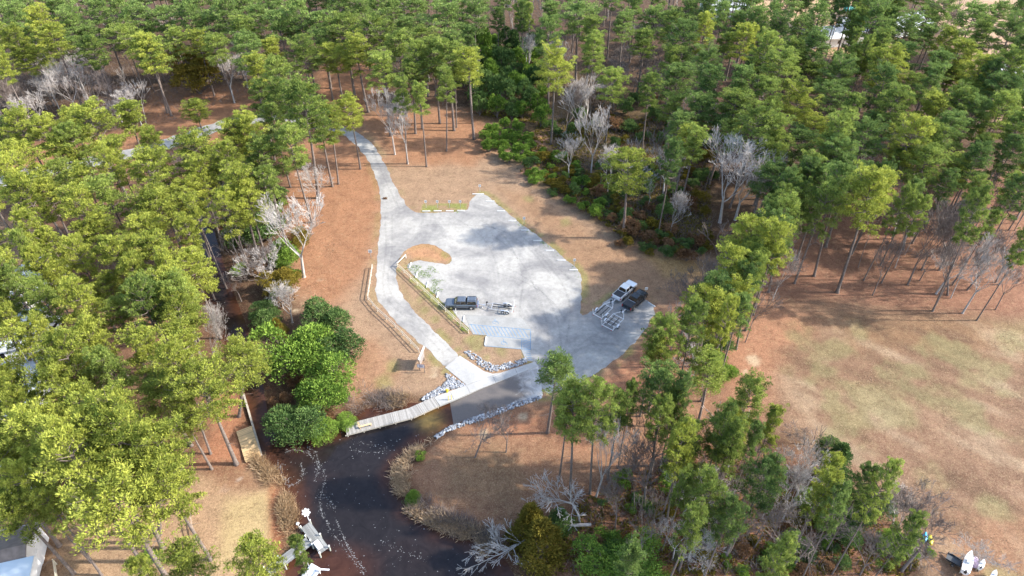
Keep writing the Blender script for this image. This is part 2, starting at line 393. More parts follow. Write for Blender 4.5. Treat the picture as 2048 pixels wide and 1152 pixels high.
ii = (np.arange(ny-1)[:, None]*nx+np.arange(nx-1)[None, :]).ravel()
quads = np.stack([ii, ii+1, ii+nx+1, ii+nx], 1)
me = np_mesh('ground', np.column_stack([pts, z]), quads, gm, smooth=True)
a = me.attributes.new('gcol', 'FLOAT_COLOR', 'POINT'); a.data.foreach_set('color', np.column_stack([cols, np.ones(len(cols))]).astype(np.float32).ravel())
tag(obj('ground', me), kind='structure')
def in_any(x, y):
    p = np.array([[x, y]]); return sdf(p, WPOLY)[0], min(sdf(p, LOTP)[0], sdf(p, TRACKP)[0])

# ------------------------------------------------------------------ water
wx = np.arange(-75, 30, 0.8); wy = np.arange(18, 190, 0.8)
WX, WY = np.meshgrid(wx, wy); wp = np.stack([WX.ravel(), WY.ravel()], 1)
dw = -sdf(wp, WPOLY)
deep = S2L(34, 31, 32); shal = S2L(74, 46, 32); olive = S2L(140, 120, 64)
k = (1-sstep(dw+(fbm(wp, 4, 3)-0.5)*2.2, 0.0, np.where(wp[:, 1] > 78, 1.6, 3.2)))[:, None]
wc = np.array(deep)*(1-k)+np.array(shal)*k
k = (sstep(fbm(wp, 11, 8), 0.5, 0.8)*0.6)[:, None]; wc = wc*(1-k)+np.array(S2L(56, 38, 32))*k
c = P(862, 842, WL); d = np.hypot(wp[:, 0]-c[0], (wp[:, 1]-c[1])*0.9); k = (0.4*(1-sstep(d, 0.4, 3.4)))[:, None]; wc = wc*(1-k)+np.array(olive)*k
c = P(660, 1140, WL); d = np.hypot((wp[:, 0]-c[0])*0.6, wp[:, 1]-c[1]); k = (0.35*(1-sstep(d, 1.0, 5.0)))[:, None]; wc = wc*(1-k)+np.array(S2L(96, 54, 30))*k
wm, t, b, pos = base('tannin_water', 0.12); b.inputs['Specular IOR Level'].default_value = 0.5; b.inputs['IOR'].default_value = 1.33
at = N(t, 'ShaderNodeAttribute', attribute_name='gcol')
cc = scale_c(t, at.outputs['Color'], mrange(t, noise(t, pos, 0.5, 7, 0.7, 1.5), 0.3, 0.7, 0.7, 1.4))
t.links.new(cc, b.inputs['Base Color']); bump(t, b, noise(t, pos, 1.6, 3, 0.5), 0.12, 0.05)
nwx, nwy = len(wx), len(wy); ii = (np.arange(nwy-1)[:, None]*nwx+np.arange(nwx-1)[None, :]).ravel()
q = np.stack([ii, ii+1, ii+nwx+1, ii+nwx], 1)
keep = (dw[q] > -4).any(1); q = q[keep]
me = np_mesh('water', np.column_stack([wp, np.full(len(wp), WL)]), q, wm, smooth=True)
a = me.attributes.new('gcol', 'FLOAT_COLOR', 'POINT'); a.data.foreach_set('color', np.column_stack([wc, np.ones(len(wc))]).astype(np.float32).ravel())
tag(obj('water', me), kind='structure')
# foam flecks drifting on the water in strings and swirls
def spline(pl, n):
    pl = np.array(pl, float); out = []
    for i in range(len(pl)-1):
        p0, p1, p2, p3 = pl[max(i-1, 0)], pl[i], pl[i+1], pl[min(i+2, len(pl)-1)]
        for t in np.linspace(0, 1, n, endpoint=False):
            out.append(0.5*((2*p1)+(-p0+p2)*t+(2*p0-5*p1+4*p2-p3)*t*t+(-p0+3*p1-3*p2+p3)*t**3))
    return np.array(out)
strings = [([(570, 905), (590, 900), (620, 910), (650, 950), (640, 1000), (650, 1040), (690, 1100), (730, 1150)], 0.35, 420),
           ([(556, 920), (556, 950), (570, 968), (590, 968), (606, 950), (600, 925)], 0.3, 260), ([(615, 895), (630, 905), (637, 930), (630, 960)], 0.4, 150),
           ([(560, 930), (566, 955), (578, 962)], 0.5, 160), ([(672, 1040), (690, 1080), (705, 1110), (730, 1140)], 0.2, 180), ([(700, 900), (740, 905), (790, 900)], 0.9, 60),
           ([(640, 985), (660, 1000), (668, 1020)], 0.8, 70), ([(760, 1080), (800, 1100), (850, 1120)], 1.2, 70), ([(690, 870), (740, 890), (800, 880)], 0.8, 60), ([(430, 600), (455, 660), (480, 720)], 0.8, 50)]
fp = []
for pl, sg, n in strings:
    s_ = spline([P(x, y, WL)[:2] for x, y in pl], 30)
    fp.append(s_[rng.integers(0, len(s_), n)]+rng.normal(0, sg, (n, 2))*rng.random((n, 1))**1.5)
s_ = []
while len(s_) < 230:
    x, y = rnd.uniform(520, 1000), rnd.uniform(850, 1150)
    if inside_px(x, y, WATER): s_.append(P(x, y, WL)[:2])
fp.append(np.array(s_)); fp = np.concatenate(fp)
fp = fp[sdf(fp, WPOLY) < -0.2]
n = len(fp); sz = 0.02+0.06*rng.random(n)**3; ang = rng.random(n)*6.28
sz *= 0.8
vs = np.zeros((n, 5, 3)); 
for k_ in range(5):
    rr = sz*(0.7+0.6*rng.random(n)); th = ang+k_*6.283/5
    vs[:, k_, 0] = fp[:, 0]+rr*np.cos(th)*1.5; vs[:, k_, 1] = fp[:, 1]+rr*np.sin(th)
    vs[:, k_, 2] = WL+0.006
me = np_mesh('foam', vs.reshape(-1, 3), np.arange(n*5).reshape(-1, 5), mat('foam_white', (0.26, 0.26, 0.26), 0.8))
tag(obj('foam', me), 'white foam flecks drifting in strings on the dark water', 'foam', kind='stuff')

# ------------------------------------------------------------------ flat sheets
def ragged(poly, step=0.35, amp=0.16, seed=1):
    poly = np.array(poly); out = []; n = len(poly)
    for i in range(n):
        a, b = poly[i], poly[(i+1) % n]; L = np.hypot(*(b-a)); m = max(1, int(L/step))
        nn = np.array([-(b-a)[1], (b-a)[0]])/max(L, 1e-6)
        for j in range(m):
            out.append((*(a+(b-a)*j/m), *nn))
    out = np.array(out); p = out[:, :2]
    off = (fbm(p, 1.4, seed, 3)-0.5)*2*amp*2
    return p+out[:, 2:]*off[:, None]
def smooth_poly(poly, it=2):
    p = np.array(poly)
    for _ in range(it):
        q = np.empty((len(p)*2, 2)); nx_ = np.roll(p, -1, 0)
        q[0::2] = p*0.75+nx_*0.25; q[1::2] = p*0.25+nx_*0.75; p = q
    return p
def sheet(name, poly, z0, m, thick=0):
    vs = [Vector((x, y, z0)) for x, y in poly]
    tris = geometry.tessellate_polygon([vs])
    mb = MB(); up = []
    for tr in tris:
        a, b, c = (vs[i] for i in tr)
        up.append(tuple(tr) if (b-a).cross(c-a).z > 0 else tuple(tr)[::-1])
    mb.add(vs, up)
    if thick:
        n = len(vs); area = sum(vs[i].x*vs[(i+1) % n].y-vs[(i+1) % n].x*vs[i].y for i in range(n))
        mb.add([(v.x, v.y, z0-thick) for v in vs], [])
        for i in range(n):
            j = (i+1) % n; f = (i, i+n, j+n, j) if area > 0 else (j, j+n, i+n, i)
            mb.f.append(f)
    return mb.build(name, m)
gv, t, b, pos = base('gravel_surface', 0.95)
n1 = noise(t, pos, 0.12, 7, 0.62, 0.6); n2 = noise(t, pos, 1.1, 7, 0.75); n3 = noise(t, pos, 7, 3, 0.8)
col = mixc(t, mrange(t, n1, 0.38, 0.62, 0, 1), S2L(132, 130, 128), S2L(172, 169, 162))
col = scale_c(t, col, mrange(t, n2, 0.25, 0.75, 0.74, 1.2)); col = scale_c(t, col, mrange(t, n3, 0.25, 0.75, 0.86, 1.12))
t.links.new(col, b.inputs['Base Color']); bump(t, b, n3, 0.5, 0.03)
tag(sheet('gravel_lot', ragged(smooth_poly(LOTP, 1), amp=0.2), 0.02, gv), kind='structure')
tag(sheet('gravel_track', ragged(smooth_poly(TRACKP, 1), amp=0.4, step=0.6, seed=4), 0.16, gv), kind='structure')

# tyre tracks: thin darker rutted bands curving over the gravel
tm, t, b, pos = base('rutted_gravel', 0.95)
col = scale_c(t, S2L(126, 124, 124), mrange(t, noise(t, pos, 3, 4, 0.7), 0.2, 0.8, 0.8, 1.15)); t.links.new(col, b.inputs['Base Color'])
al = mrange(t, noise(t, pos, 3.0, 6, 0.8), 0.4, 0.8, 0.0, 0.3); t.links.new(al, b.inputs['Alpha'])
mb = MB()
arcs = [[(960, 440), (1005, 470), (1035, 520), (1045, 560), (1040, 620), (1050, 680)], [(985, 470), (1022, 500), (1052, 540), (1080, 600), (1095, 660), (1100, 720)],
        [(1000, 530), (1050, 555), (1090, 590), (1115, 640), (1122, 700), (1110, 750)], [(930, 540), (990, 545), (1060, 570), (1110, 610), (1140, 660)],
        [(1120, 740), (1150, 700), (1190, 670), (1230, 660)], [(1090, 760), (1130, 720), (1180, 690), (1240, 690)], [(770, 430), (772, 500), (766, 560), (775, 600), (830, 650), (890, 710)],
        [(784, 430), (784, 500), (776, 560), (790, 600), (842, 645), (904, 705)], [(850, 450), (930, 450), (1000, 460), (1060, 500), (1110, 560)], [(900, 430), (960, 470), (990, 520), (1000, 580)],
        [(1040, 470), (1075, 500), (1110, 530), (1140, 560)], [(745, 300), (775, 370), (800, 420)], [(1070, 500), (1120, 560), (1140, 620), (1130, 700)]]
for ar in arcs:
    s_ = spline([P(x, y)[:2] for x, y in ar], 14); d = np.gradient(s_, axis=0); d /= np.linalg.norm(d, axis=1)[:, None]; nn = np.stack([-d[:, 1], d[:, 0]], 1)
    zz = 0.024+0.0015*arcs.index(ar)
    a_, b_ = s_+nn*0.2, s_-nn*0.2
    m_ = len(s_); mb.add([(x, y, zz) for x, y in a_]+[(x, y, zz) for x, y in b_], [(i+m_, i+m_+1, i+1, i) for i in range(m_-1)])
tag(mb.build('tyre_tracks', tm), kind='structure')

# concrete slabs
def slab(name, pl, z0, m=CONC, th=0.3): return tag(sheet(name, poly_w(pl), z0, m, th), kind='structure')
slab('concrete_apron', [(919.6, 711.6), (944, 727), (968, 743), (985.6, 748), (1000, 746), (933.5, 770.6), (890, 735)], 0.06)
WALK = [(868, 795), (897, 784), (933.5, 771.3), (1000, 746.8), (1027, 738), (1070, 724), (1076, 733), (1040, 747), (1000, 763), (960, 778), (909, 800), (880, 812)]
slab('concrete_walkway', WALK, 0.10)
mj = MB()
for (x0, y0, x1, y1) in ((985, 752.5, 992, 766), (933, 772, 940, 786), (1030, 737.5, 1035, 749), (900, 783.5, 908, 800)):
    mj.bar((*P(x0, y0)[:2], 0.103), (*P(x1, y1)[:2], 0.103), 0.05, 0.01)
tag(mj.build('walkway_joints', mat('joint_dark', (0.18, 0.17, 0.16), 0.9)), kind='structure')  # thin dark bars marking the joints between walkway slabs
slab('parking_pad', [(928.75, 629), (1044, 637), (1063, 660), (1063, 680), (1062, 700), (1066, 723), (1052, 722), (1042, 699), (969, 693), (973, 671), (946, 669)], 0.05, PADC, 0.2)
# boat ramp: falls below the water
ra, rb = [P(x, y) for x, y in RAMP_A], [P(x, y) for x, y in RAMP_B]
rz_ = [0.03, 0.03, 0.0, -0.09, -0.22, -0.36, -0.75]
rm, t, b, pos = base('wet_ramp_concrete', 0.55)
at = N(t, 'ShaderNodeAttribute', attribute_name='wet')
d_ = noise(t, pos, 0.5, 7, 0.7, 0.8)
ad = N(t, 'ShaderNodeMath', operation='ADD'); t.links.new(at.outputs['Fac'], ad.inputs[0]); t.links.new(mrange(t, d_, 0.3, 0.7, -0.25, 0.25), ad.inputs[1])
col = mixc(t, mrange(t, ad.outputs[0], 0.1, 0.6, 0, 1), S2L(178, 176, 172), S2L(104, 98, 94))
col = scale_c(t, col, mrange(t, noise(t, pos, 4, 4, 0.7), 0.2, 0.8, 0.85, 1.15)); t.links.new(col, b.inputs['Base Color'])
vs = []; wet = []
m_ = 9
for i, (A_, B_) in enumerate(zip(ra, rb)):
    for j in range(m_):
        u = j/(m_-1); vs.append((A_[0]+(B_[0]-A_[0])*u, A_[1]+(B_[1]-A_[1])*u, rz_[i]))
        wet.append(min(1, 0.15+0.35*i)*(1 if 0.12 < u else 0.25)*(1 if u < 0.9 or i > 2 else 0.5))
q = np.array([(i*m_+j, (i+1)*m_+j, (i+1)*m_+j+1, i*m_+j+1) for i in range(len(ra)-1) for j in range(m_-1)])
me = np_mesh('boat_ramp', np.array(vs), q, rm, smooth=True)
a = me.attributes.new('wet', 'FLOAT', 'POINT'); a.data.foreach_set('value', wet)
tag(obj('boat_ramp', me), kind='structure')
# blue accessible-bay markings
BLUE = mat('faded_blue_paint', (0.15, 0.25, 0.36), 0.7, nscale=1.5, namt=0.3)
mb = MB(); ZB = 0.056
def line(p, q_, wd=0.12): mb.bar((*P(*p)[:2], ZB), (*P(*q_)[:2], ZB), wd, 0.006)
def lerp(a, b, t): return (a[0]+(b[0]-a[0])*t, a[1]+(b[1]-a[1])*t)
A0, A1, B0, B1 = (938, 649), (1062, 660), (947, 668), (1044, 677.5)
line(A0, A1); line((974, 671.5), B1); line(B1, (1043, 698)); line((1061, 662), (1061, 700)); line(B1, (1061, 679)); line((1043, 698.5), (1061, 700)); line((969, 692), (1042, 698), .08)
for i in range(15):
    t_ = (i+0.5)/15; a_ = lerp(A0, (1050, 659), t_); b_ = lerp(B0, (1058, 676), min(1, t_+0.02)); line(a_, b_, 0.13)
for i in range(6): line((1046, 680+3.2*i), (1060, 684+3*i), 0.12)
for i in range(5): line((1046+i*2.6, 702+4.2*i), (1060+i*1.2, 703+4.2*i), 0.13)
for i in range(10):   # wheelchair symbol rings
    for (cx, cy) in ((1007, 686), (990, 645)):
        c = P(cx, cy); a1 = i/10*5.2; a2 = (i+1)/10*5.2
        mb.bar((c[0]+.4*math.cos(a1), c[1]+.4*math.sin(a1), ZB), (c[0]+.4*math.cos(a2), c[1]+.4*math.sin(a2), ZB), .09, .006)
for (cx, cy) in ((1007, 686), (990, 645)):
    c = P(cx, cy)
    mb.bar((c[0], c[1]+.9, ZB), (c[0], c[1]+.1, ZB), .1, .006); mb.bar((c[0], c[1]+.1, ZB), (c[0]+.5, c[1]+.05, ZB), .1, .006); mb.bar((c[0]+.5, c[1]+.05, ZB), (c[0]+.65, c[1]-.4, ZB), .1, .006)
tag(mb.build('bay_markings', BLUE), kind='structure')
# ------------------------------------------------------------------ tree builders
def unit(a): return a/np.maximum(np.linalg.norm(a, axis=1), 1e-6)[:, None]
def leaf_quads(cen, dirs, ln, wd, g):
    """one narrow folded leaf/needle-fan quad per centre"""
    n = len(cen); d = unit(dirs); r = unit(np.cross(d, g.normal(size=(n, 3))))
    L = (ln*(0.7+0.6*g.random(n)))[:, None]; W = (wd*(0.7+0.6*g.random(n)))[:, None]
    v = np.stack([cen-r*W*0.35, cen+d*L*0.55-r*W*0.5, cen+d*L, cen+d*L*0.5+r*W*0.5], 1)
    return v.reshape(-1, 3)
def crown_mesh(name, cen, dirs, tone, ln, wd, g, m):
    v = leaf_quads(cen, dirs, ln, wd, g)
    return np_mesh(name, v, np.arange(len(v)).reshape(-1, 4), m, np.repeat(tone, 4))
def pads(pc, pr, n, g, flat=0.6, up=0.55):
    """needle tufts round pad centres pc with radii pr"""
    m = len(pc); d = unit(g.normal(size=(m*n, 3))); d[:, 2] = np.abs(d[:, 2])*0.9-0.25
    rad = np.repeat(pr, n)*(0.45+0.55*g.random(m*n)**0.6)
    c = np.repeat(pc, n, 0)+d*rad[:, None]*np.array([1, 1, flat])
    dr = d*0.9+np.array([0, 0, up])+g.normal(size=(m*n, 3))*0.35
    tone = np.repeat(g.random(m)**1.2, n)*0.75+g.random(m*n)*0.25
    return c, dr, tone
def make_pine(seed, H=21.0, W=8.6, base_t=0.52, npad=115, per=52, dead=5, shape='round'):
    g = np.random.default_rng(seed); r_ = random.Random(seed)
    mb = MB(); bend = [r_.uniform(-.5, .5), r_.uniform(-.5, .5)]
    def axisp(t): return Vector((bend[0]*math.sin(t*2.6), bend[1]*math.sin(t*2.2), H*t))
    ts = [0, .02, .08, .2, .35, .5, .65, .8, .93]
    mb.tube([axisp(t) for t in ts], [.46, .34, .30, .27, .24, .20, .14, .08, .03], 8)
    pc = []; pr = []; nb = 34; az = r_.uniform(0, 6.28)
    lob = [r_.uniform(.72, 1.18) for _ in range(5)]; ph = r_.uniform(0, 6.28)
    for i in range(nb):
        f = i/(nb-1); t = base_t+(0.97-base_t)*f**0.85
        if shape == 'round': prof = math.sqrt(max(0.04, 1-((f-0.30)/0.78)**2))
        elif shape == 'cone': prof = 1.05-0.9*f
        else: prof = (0.5+0.5*math.sin(f*9+ph))*0.5+0.5*math.sqrt(max(0.02, 1-f*f))
        az += 2.4+r_.uniform(-.35, .35)
        L = W/2*prof*lob[int(((az+ph) % 6.283)/6.283*5)]*r_.uniform(.75, 1.12)
        el = R(-8+50*f+r_.uniform(-10, 10)); p0 = axisp(t)
        d = Vector((math.cos(az)*math.cos(el), math.sin(az)*math.cos(el), math.sin(el)))
        sag = Vector((0, 0, 0.10*L)); p1 = p0+d*L*0.5; p2 = p0+d*L+sag
        r0 = 0.055+0.02*L*0.5
        mb.tube([p0, p1, p2], [r0, r0*.6, .015], 4, False)
        k = max(2, int(npad/nb*(0.4+prof)+r_.random()))
        for j in range(k):
            u = 0.42+0.6*(j+r_.random()*.6)/k
            side = Vector((-math.sin(az), math.cos(az), 0))*r_.uniform(-1, 1)*L*0.30*(0.4+u)
            q = p0+d*L*min(u, 1.03)+sag*u*u+side+Vector((0, 0, r_.uniform(-.25, .45)))
            pc.append(q); pr.append(r_.uniform(.36, .72)*(0.75+0.25*W/8.6))
            mb.tube([p0+d*L*u*0.75, q], [.03, .012], 3, False)
    top = axisp(1.0); 
    for j in range(5): pc.append(top+Vector((r_.uniform(-.8, .8), r_.uniform(-.8, .8), r_.uniform(-1.4, .1)))); pr.append(.7)
    for j in range(dead):
        t = r_.uniform(0.25, base_t+.05); a = r_.uniform(0, 6.28); p0 = axisp(t); L = r_.uniform(1, 3)
        mb.tube([p0, p0+Vector((math.cos(a)*L*.6, math.sin(a)*L*.6, .1)), p0+Vector((math.cos(a)*L, math.sin(a)*L, r_.uniform(-.5, .4)))], [.05, .03, .012], 3, False)
    c, dr, tone = pads(np.array([tuple(p) for p in pc]), np.array(pr), per, g)
    cm = crown_mesh('crown', c, dr, tone, 0.37, 0.125, g, L_YEL)
    me = bpy.data.meshes.new('trunk'); me.from_pydata(mb.v, [], mb.f); me.materials.append(BARK)
    me.polygons.foreach_set('use_smooth', [True]*len(me.polygons))
    return me, cm
def grow(mb, r_, p, d, L, r, depth, maxd, spread, up, rmin, wig=.18):
    n = 3 if depth < 2 else 2; pts_ = [p]; q = p; dd = d.copy()
    for i in range(n):
        dd = (dd+Vector((r_.gauss(0, wig), r_.gauss(0, wig), r_.gauss(0, wig*.6)+up*.12))).normalized(); q = q+dd*L/n; pts_.append(q)
    r1 = max(r*0.62, rmin); mb.tube(pts_, [r+(r1-r)*i/n for i in range(n+1)], 6 if depth < 1 else 3, False)
    if depth >= maxd: return
    nc = r_.choice((2, 3, 3)) if depth < maxd-1 else r_.choice((3, 4))
    for i in range(nc):
        k = 1.0 if i == 0 else r_.uniform(.35, 1); u = 1 if i < 2 else r_.uniform(.4, .9)
        idx = min(n, max(1, int(round(u*n)))); a = r_.uniform(0, 6.28)
        ax = dd.orthogonal().normalized(); ax2 = dd.cross(ax)
        s_ = spread*(.45 if i == 0 else 1)*r_.uniform(.7, 1.3)
        nd = (dd*math.cos(s_)+(ax*math.cos(a)+ax2*math.sin(a))*math.sin(s_)+Vector((0, 0, up*.25))).normalized()
        grow(mb, r_, pts_[idx], nd, L*r_.uniform(.62, .86), max(r1*r_.uniform(.6, .85), rmin), depth+1, maxd, spread, up, rmin, wig)
def make_bare(seed, H=15, trunk=0.38, spread=.55, up=.6, maxd=6, rmin=.018, r0=.22, lean=0.08):
    r_ = random.Random(seed); t = MB(); c = MB(); L = H*trunk
    d = Vector((r_.uniform(-lean, lean), r_.uniform(-lean, lean), 1)).normalized(); top = d*L
    t.tube([Vector((0, 0, -0.1)), Vector((0, 0, .3)), d*L*.5, top], [r0*1.5, r0*1.1, r0*.9, r0*.75], 8)
    for i in range(r_.choice((3, 4))):
        a = r_.uniform(0, 6.28); s_ = spread*r_.uniform(.4, 1.1)
        nd = (d*math.cos(s_)+Vector((math.cos(a), math.sin(a), 0))*math.sin(s_)).normalized()
        grow(c, r_, top*r_.uniform(.8, 1), nd, H*.22, r0*.55, 1, maxd, spread, up, rmin)
    out = []
    for nm, m in (('trunk', t), ('branches', c)):
        me = bpy.data.meshes.new(nm); me.from_pydata(m.v, [], m.f); me.materials.append(BARE); out.append(me)
    zs = max(v[2] for v in c.v); return out[0], out[1], zs
def make_bush(seed, W=3.0, H=2.4, npad=60, per=34, pr=.38, ln=.26, wd=.13, conical=0, m=None):
    g = np.random.default_rng(seed); r_ = random.Random(seed); st = MB(); pc = []; nl = 5
    lob = [(r_.uniform(0, 6.28), r_.uniform(.15, .34)*W, r_.uniform(.55, 1.0)) for _ in range(nl)]
    for i in range(npad):
        if conical:
            f = r_.random()**1.3; a = r_.uniform(0, 6.28); rr = W/2*(1-f)**.8*r_.uniform(.55, 1.0)*(1+.2*math.sin(a*3+seed)); q = (rr*math.cos(a), rr*math.sin(a), H*(.06+.9*f))
        else:
            la, lr, lh = lob[i % nl]; a = r_.uniform(0, 6.28); e = math.asin(r_.uniform(-.15, 1)); R_ = W*.27*r_.uniform(.7, 1.08)
            q = (lr*math.cos(la)+R_*math.cos(a)*math.cos(e), lr*math.sin(la)+R_*math.sin(a)*math.cos(e), H*.42*lh+H*.5*lh*math.sin(e))
        pc.append((q[0], q[1], max(q[2], .15)))
        if i % 3 == 0: st.tube([(0, 0, .1), (q[0]*.5, q[1]*.5, q[2]*.6), q], [.05*W/3, .03*W/3, .01], 3, False)
    st.tube([(0, 0, -.1), (0, 0, H*.4)], [.05*W, .02*W], 6, False)
    c, d, t = pads(np.array(pc), np.full(len(pc), pr)*(.7+.6*g.random(len(pc))), per, g, flat=.8, up=.7); c[:, 2] = np.maximum(c[:, 2], .03)
    me = bpy.data.meshes.new('stem'); me.from_pydata(st.v, [], st.f); me.materials.append(BARK)
    return me, crown_mesh('foliage', c, d, t, ln, wd, g, m or L_SHR)

PINES = [make_pine(100+i, shape=('round', 'round', 'lumpy')[i % 3], base_t=(.62, .55, .66)[i % 3], npad=(240, 220, 195)[i % 3], per=42) for i in range(9)]
WIDE = [make_pine(160+i, W=13, base_t=.64, shape='lumpy', npad=400, per=34, dead=6) for i in range(3)]
SLIM = [make_pine(200+i, W=6.2, base_t=.38, shape=('cone', 'lumpy')[i % 2], npad=170, per=28, dead=2) for i in range(4)]
BARES = [make_bare(300+i, H=15, trunk=(.34, .42, .28)[i % 3], spread=(.46, .58)[i % 2], maxd=7) for i in range(6)]
THIN = [make_bare(350+i, H=13, trunk=.5, spread=.42, maxd=4, r0=.11, rmin=.024, lean=.12) for i in range(5)]
BUSH = [make_bush(400+i, W=3.2, H=2.6) for i in range(5)]
BROAD = [make_bush(430+i, W=8.0, H=8.5, npad=260, per=34, pr=.72, ln=.38, wd=.18, m=L_DSH) for i in range(4)]
CEDAR = [make_bush(450+i, W=5.0, H=8.0, npad=200, per=34, pr=.5, ln=.4, wd=.12, conical=1, m=L_OLV) for i in range(3)]
TREES = []      # (root, region, px, py, kind)
def setmat(o, m):
    o.material_slots[0].link = 'OBJECT'; o.material_slots[0].material = m
def place(kindname, meshes, parts, loc, sx, sz, lean=0, mats=(None, None), cat='tree'):
    o = bpy.data.objects.new(kindname, None); C.objects.link(o); o.empty_display_size = .5
    o.location = (loc[0], loc[1], loc[2]-0.06); o.scale = (sx, sx, sz)
    o.rotation_euler = (rnd.gauss(0, .03), lean+rnd.gauss(0, .02), 0)
    rz = rnd.uniform(0, 6.283)
    for nm, me_, mt in zip(parts, meshes, mats):
        c = bpy.data.objects.new(nm, me_); C.objects.link(c); c.parent = o; c.rotation_euler = (0, 0, rz)
        if mt: setmat(c, mt)
    o['category'] = cat
    return o
BASES = []
TH = {}
def tone_at(px, py):
    if px < 560 and py > 260: return L_YEL if rnd.random() < .8 else L_MID
    if px > 1280 and py < 380: return rnd.choice((L_DRK, L_DRK, L_MID, L_MID, L_MID, L_YEL))
    if py < 260: return rnd.choice((L_MID, L_MID, L_YEL, L_DRK)) if px < 1000 else rnd.choice((L_MID, L_MID, L_DRK))
    if px > 1150: return rnd.choice((L_MID, L_MID, L_YEL, L_DRK))
    return rnd.choice((L_MID, L_MID, L_YEL))
RES = []
def pine_at(loc, H, wpx_m, lean=0, tone=None, slim=False, label=None, far=False):
    ms = rnd.choice(SLIM if slim else PINES); W0 = 7.0 if slim else 9.5
    if wpx_m > 11.5 and not slim: ms = rnd.choice(WIDE); W0 = 14.0
    px, py, _ = proj(loc[0], loc[1], 0)
    RES.append(dict(loc=loc, H=H, W=wpx_m, lean=lean, tone=tone or tone_at(px, py), ms=ms, W0=W0, label=label, px=px, py=py, slim=slim))
def pine_crown(cx, cy, wpx, H=None, **k):
    H = H or rnd.uniform(18, 22); p = P(cx, cy, H*.78); dep = proj(*p)[2]; W = wpx/FPX*dep*(.86 if cx > 1250 and cy > 640 else 1.08 if cy < 260 else 1.0)
    x, y = p[0], p[1]
    dwat, _ = in_any(x, y)
    pine_at((x, y, 0 if dwat > 0 else WL), H, W, **k); BASES.append((cx, cy, wpx))
def pine_base(bx, by, tx, ty, wpx, **k):
    b, H, dx = height_from(bx, by, tx, ty); H = max(H, 6)
    dep = proj(b[0], b[1], H*.8)[2]; pine_at(b, H, wpx/FPX*dep, lean=math.atan2(dx, H)*.8, **k)
    q = proj(b[0]+dx*.7, b[1], H*.78); BASES.append((q[0], q[1], wpx))

# pines with a visible foot: base x, y, top x, y, crown width (photo pixels), label
HERO = [(948, 278, 937, 97, 84, 'tallest pine behind the clearing, long bare pale trunk'), (893, 302, 888, 139, 54, 'slim pine standing right of the short leaning pair behind the clearing'),
 (913, 255, 905, 128, 50, 'narrow pine just left of the tallest pine behind the clearing'), (853, 333, 833, 168, 56, 'slim pine foremost on the straw behind the clearing'),
 (721, 338, 697, 194, 62, 'yellow-green pine leaning over the gravel road bend'), (677, 368, 660, 215, 60, 'tall pine on orange straw left of the gravel road'),
 (637, 396, 600, 168, 112, 'broad pine beside the bare white tree left of the road'), (413, 288, 388, 203, 62, 'small pine growing at the edge of the far gravel track'),
 (335, 226, 300, 78, 72, 'tall pine at the left end of the orange straw by the far track'), (1102, 288, 1107, 102, 104, 'large solitary pine with pale trunk behind the brush patch'),
 (1246, 475, 1249, 312, 104, 'pine with pale trunk at the brush edge right of the gravel lot'), (1674, 585, 1752, 352, 112, 'broad yellow-green pine at the top of the open field'),
 (1727, 560, 1820, 375, 48, 'small round-topped pine next to the broad one above the field'), (1628, 552, 1690, 330, 84, 'pine on leaf litter left of the broad pine above the field'),
 (1095, 866, 1114, 708, 108, 'dark green pine overhanging the boat ramp'), (1180, 988, 1176, 775, 90, 'tall pine with straight trunk right of the peninsula'),
 (1140, 990, 1125, 790, 100, 'bushy pine overhanging the peninsula lawn'), (1215, 960, 1230, 775, 76, 'pine behind the pale dead tree right of the peninsula'),
 (1305, 932, 1312, 735, 104, 'pine with scattered crown below the gravel lot corner'), (1333, 1047, 1362, 850, 78, 'slender pine over the red thicket'),
 (1393, 856, 1425, 722, 100, 'pine on orange straw at the near corner of the tree row'), (1348, 1009, 1380, 850, 88, 'pine among saplings in the lower thicket'),
 (1442, 971, 1468, 835, 90, 'pine leaning right in the lower thicket'), (1619, 946, 1668, 884, 70, 'dark green young pine at the field edge thicket'),
 (283, 1123, 120, 860, 150, 'nearest pine of the yard group, longest pale leaning trunk'), (295, 1087, 190, 830, 140, 'second yard pine, trunk left of the straw ring'),
 (326, 1097, 248, 830, 160, 'thickest yard pine standing in the orange straw ring'), (319, 1070, 345, 850, 145, 'yard pine behind the thickest one in the straw ring'),
 (478, 833, 492, 688, 112, 'yellow-green pine on the creek bank beside the wooden platform'), (392, 748, 345, 560, 92, 'pine whose trunk shows above the creek bank path'),
 (359, 737, 300, 560, 92, 'pine just left of the creek bank trunk'), (260, 678, 205, 560, 90, 'pine with visible trunk in the left woods gap'), (521, 533, 480, 340, 100, 'loose-crowned pine over the upper creek'),
 (1866, 621, 1960, 380, 60, 'thin pine above the field at the leaf litter edge')]
for bx, by, tx, ty, wd_, lb in HERO: pine_base(bx, by, tx, ty, wd_, label=lb, tone=L_DRK if 'dark green' in lb else L_YEL if 'yellow' in lb or 'yard' in lb else None)
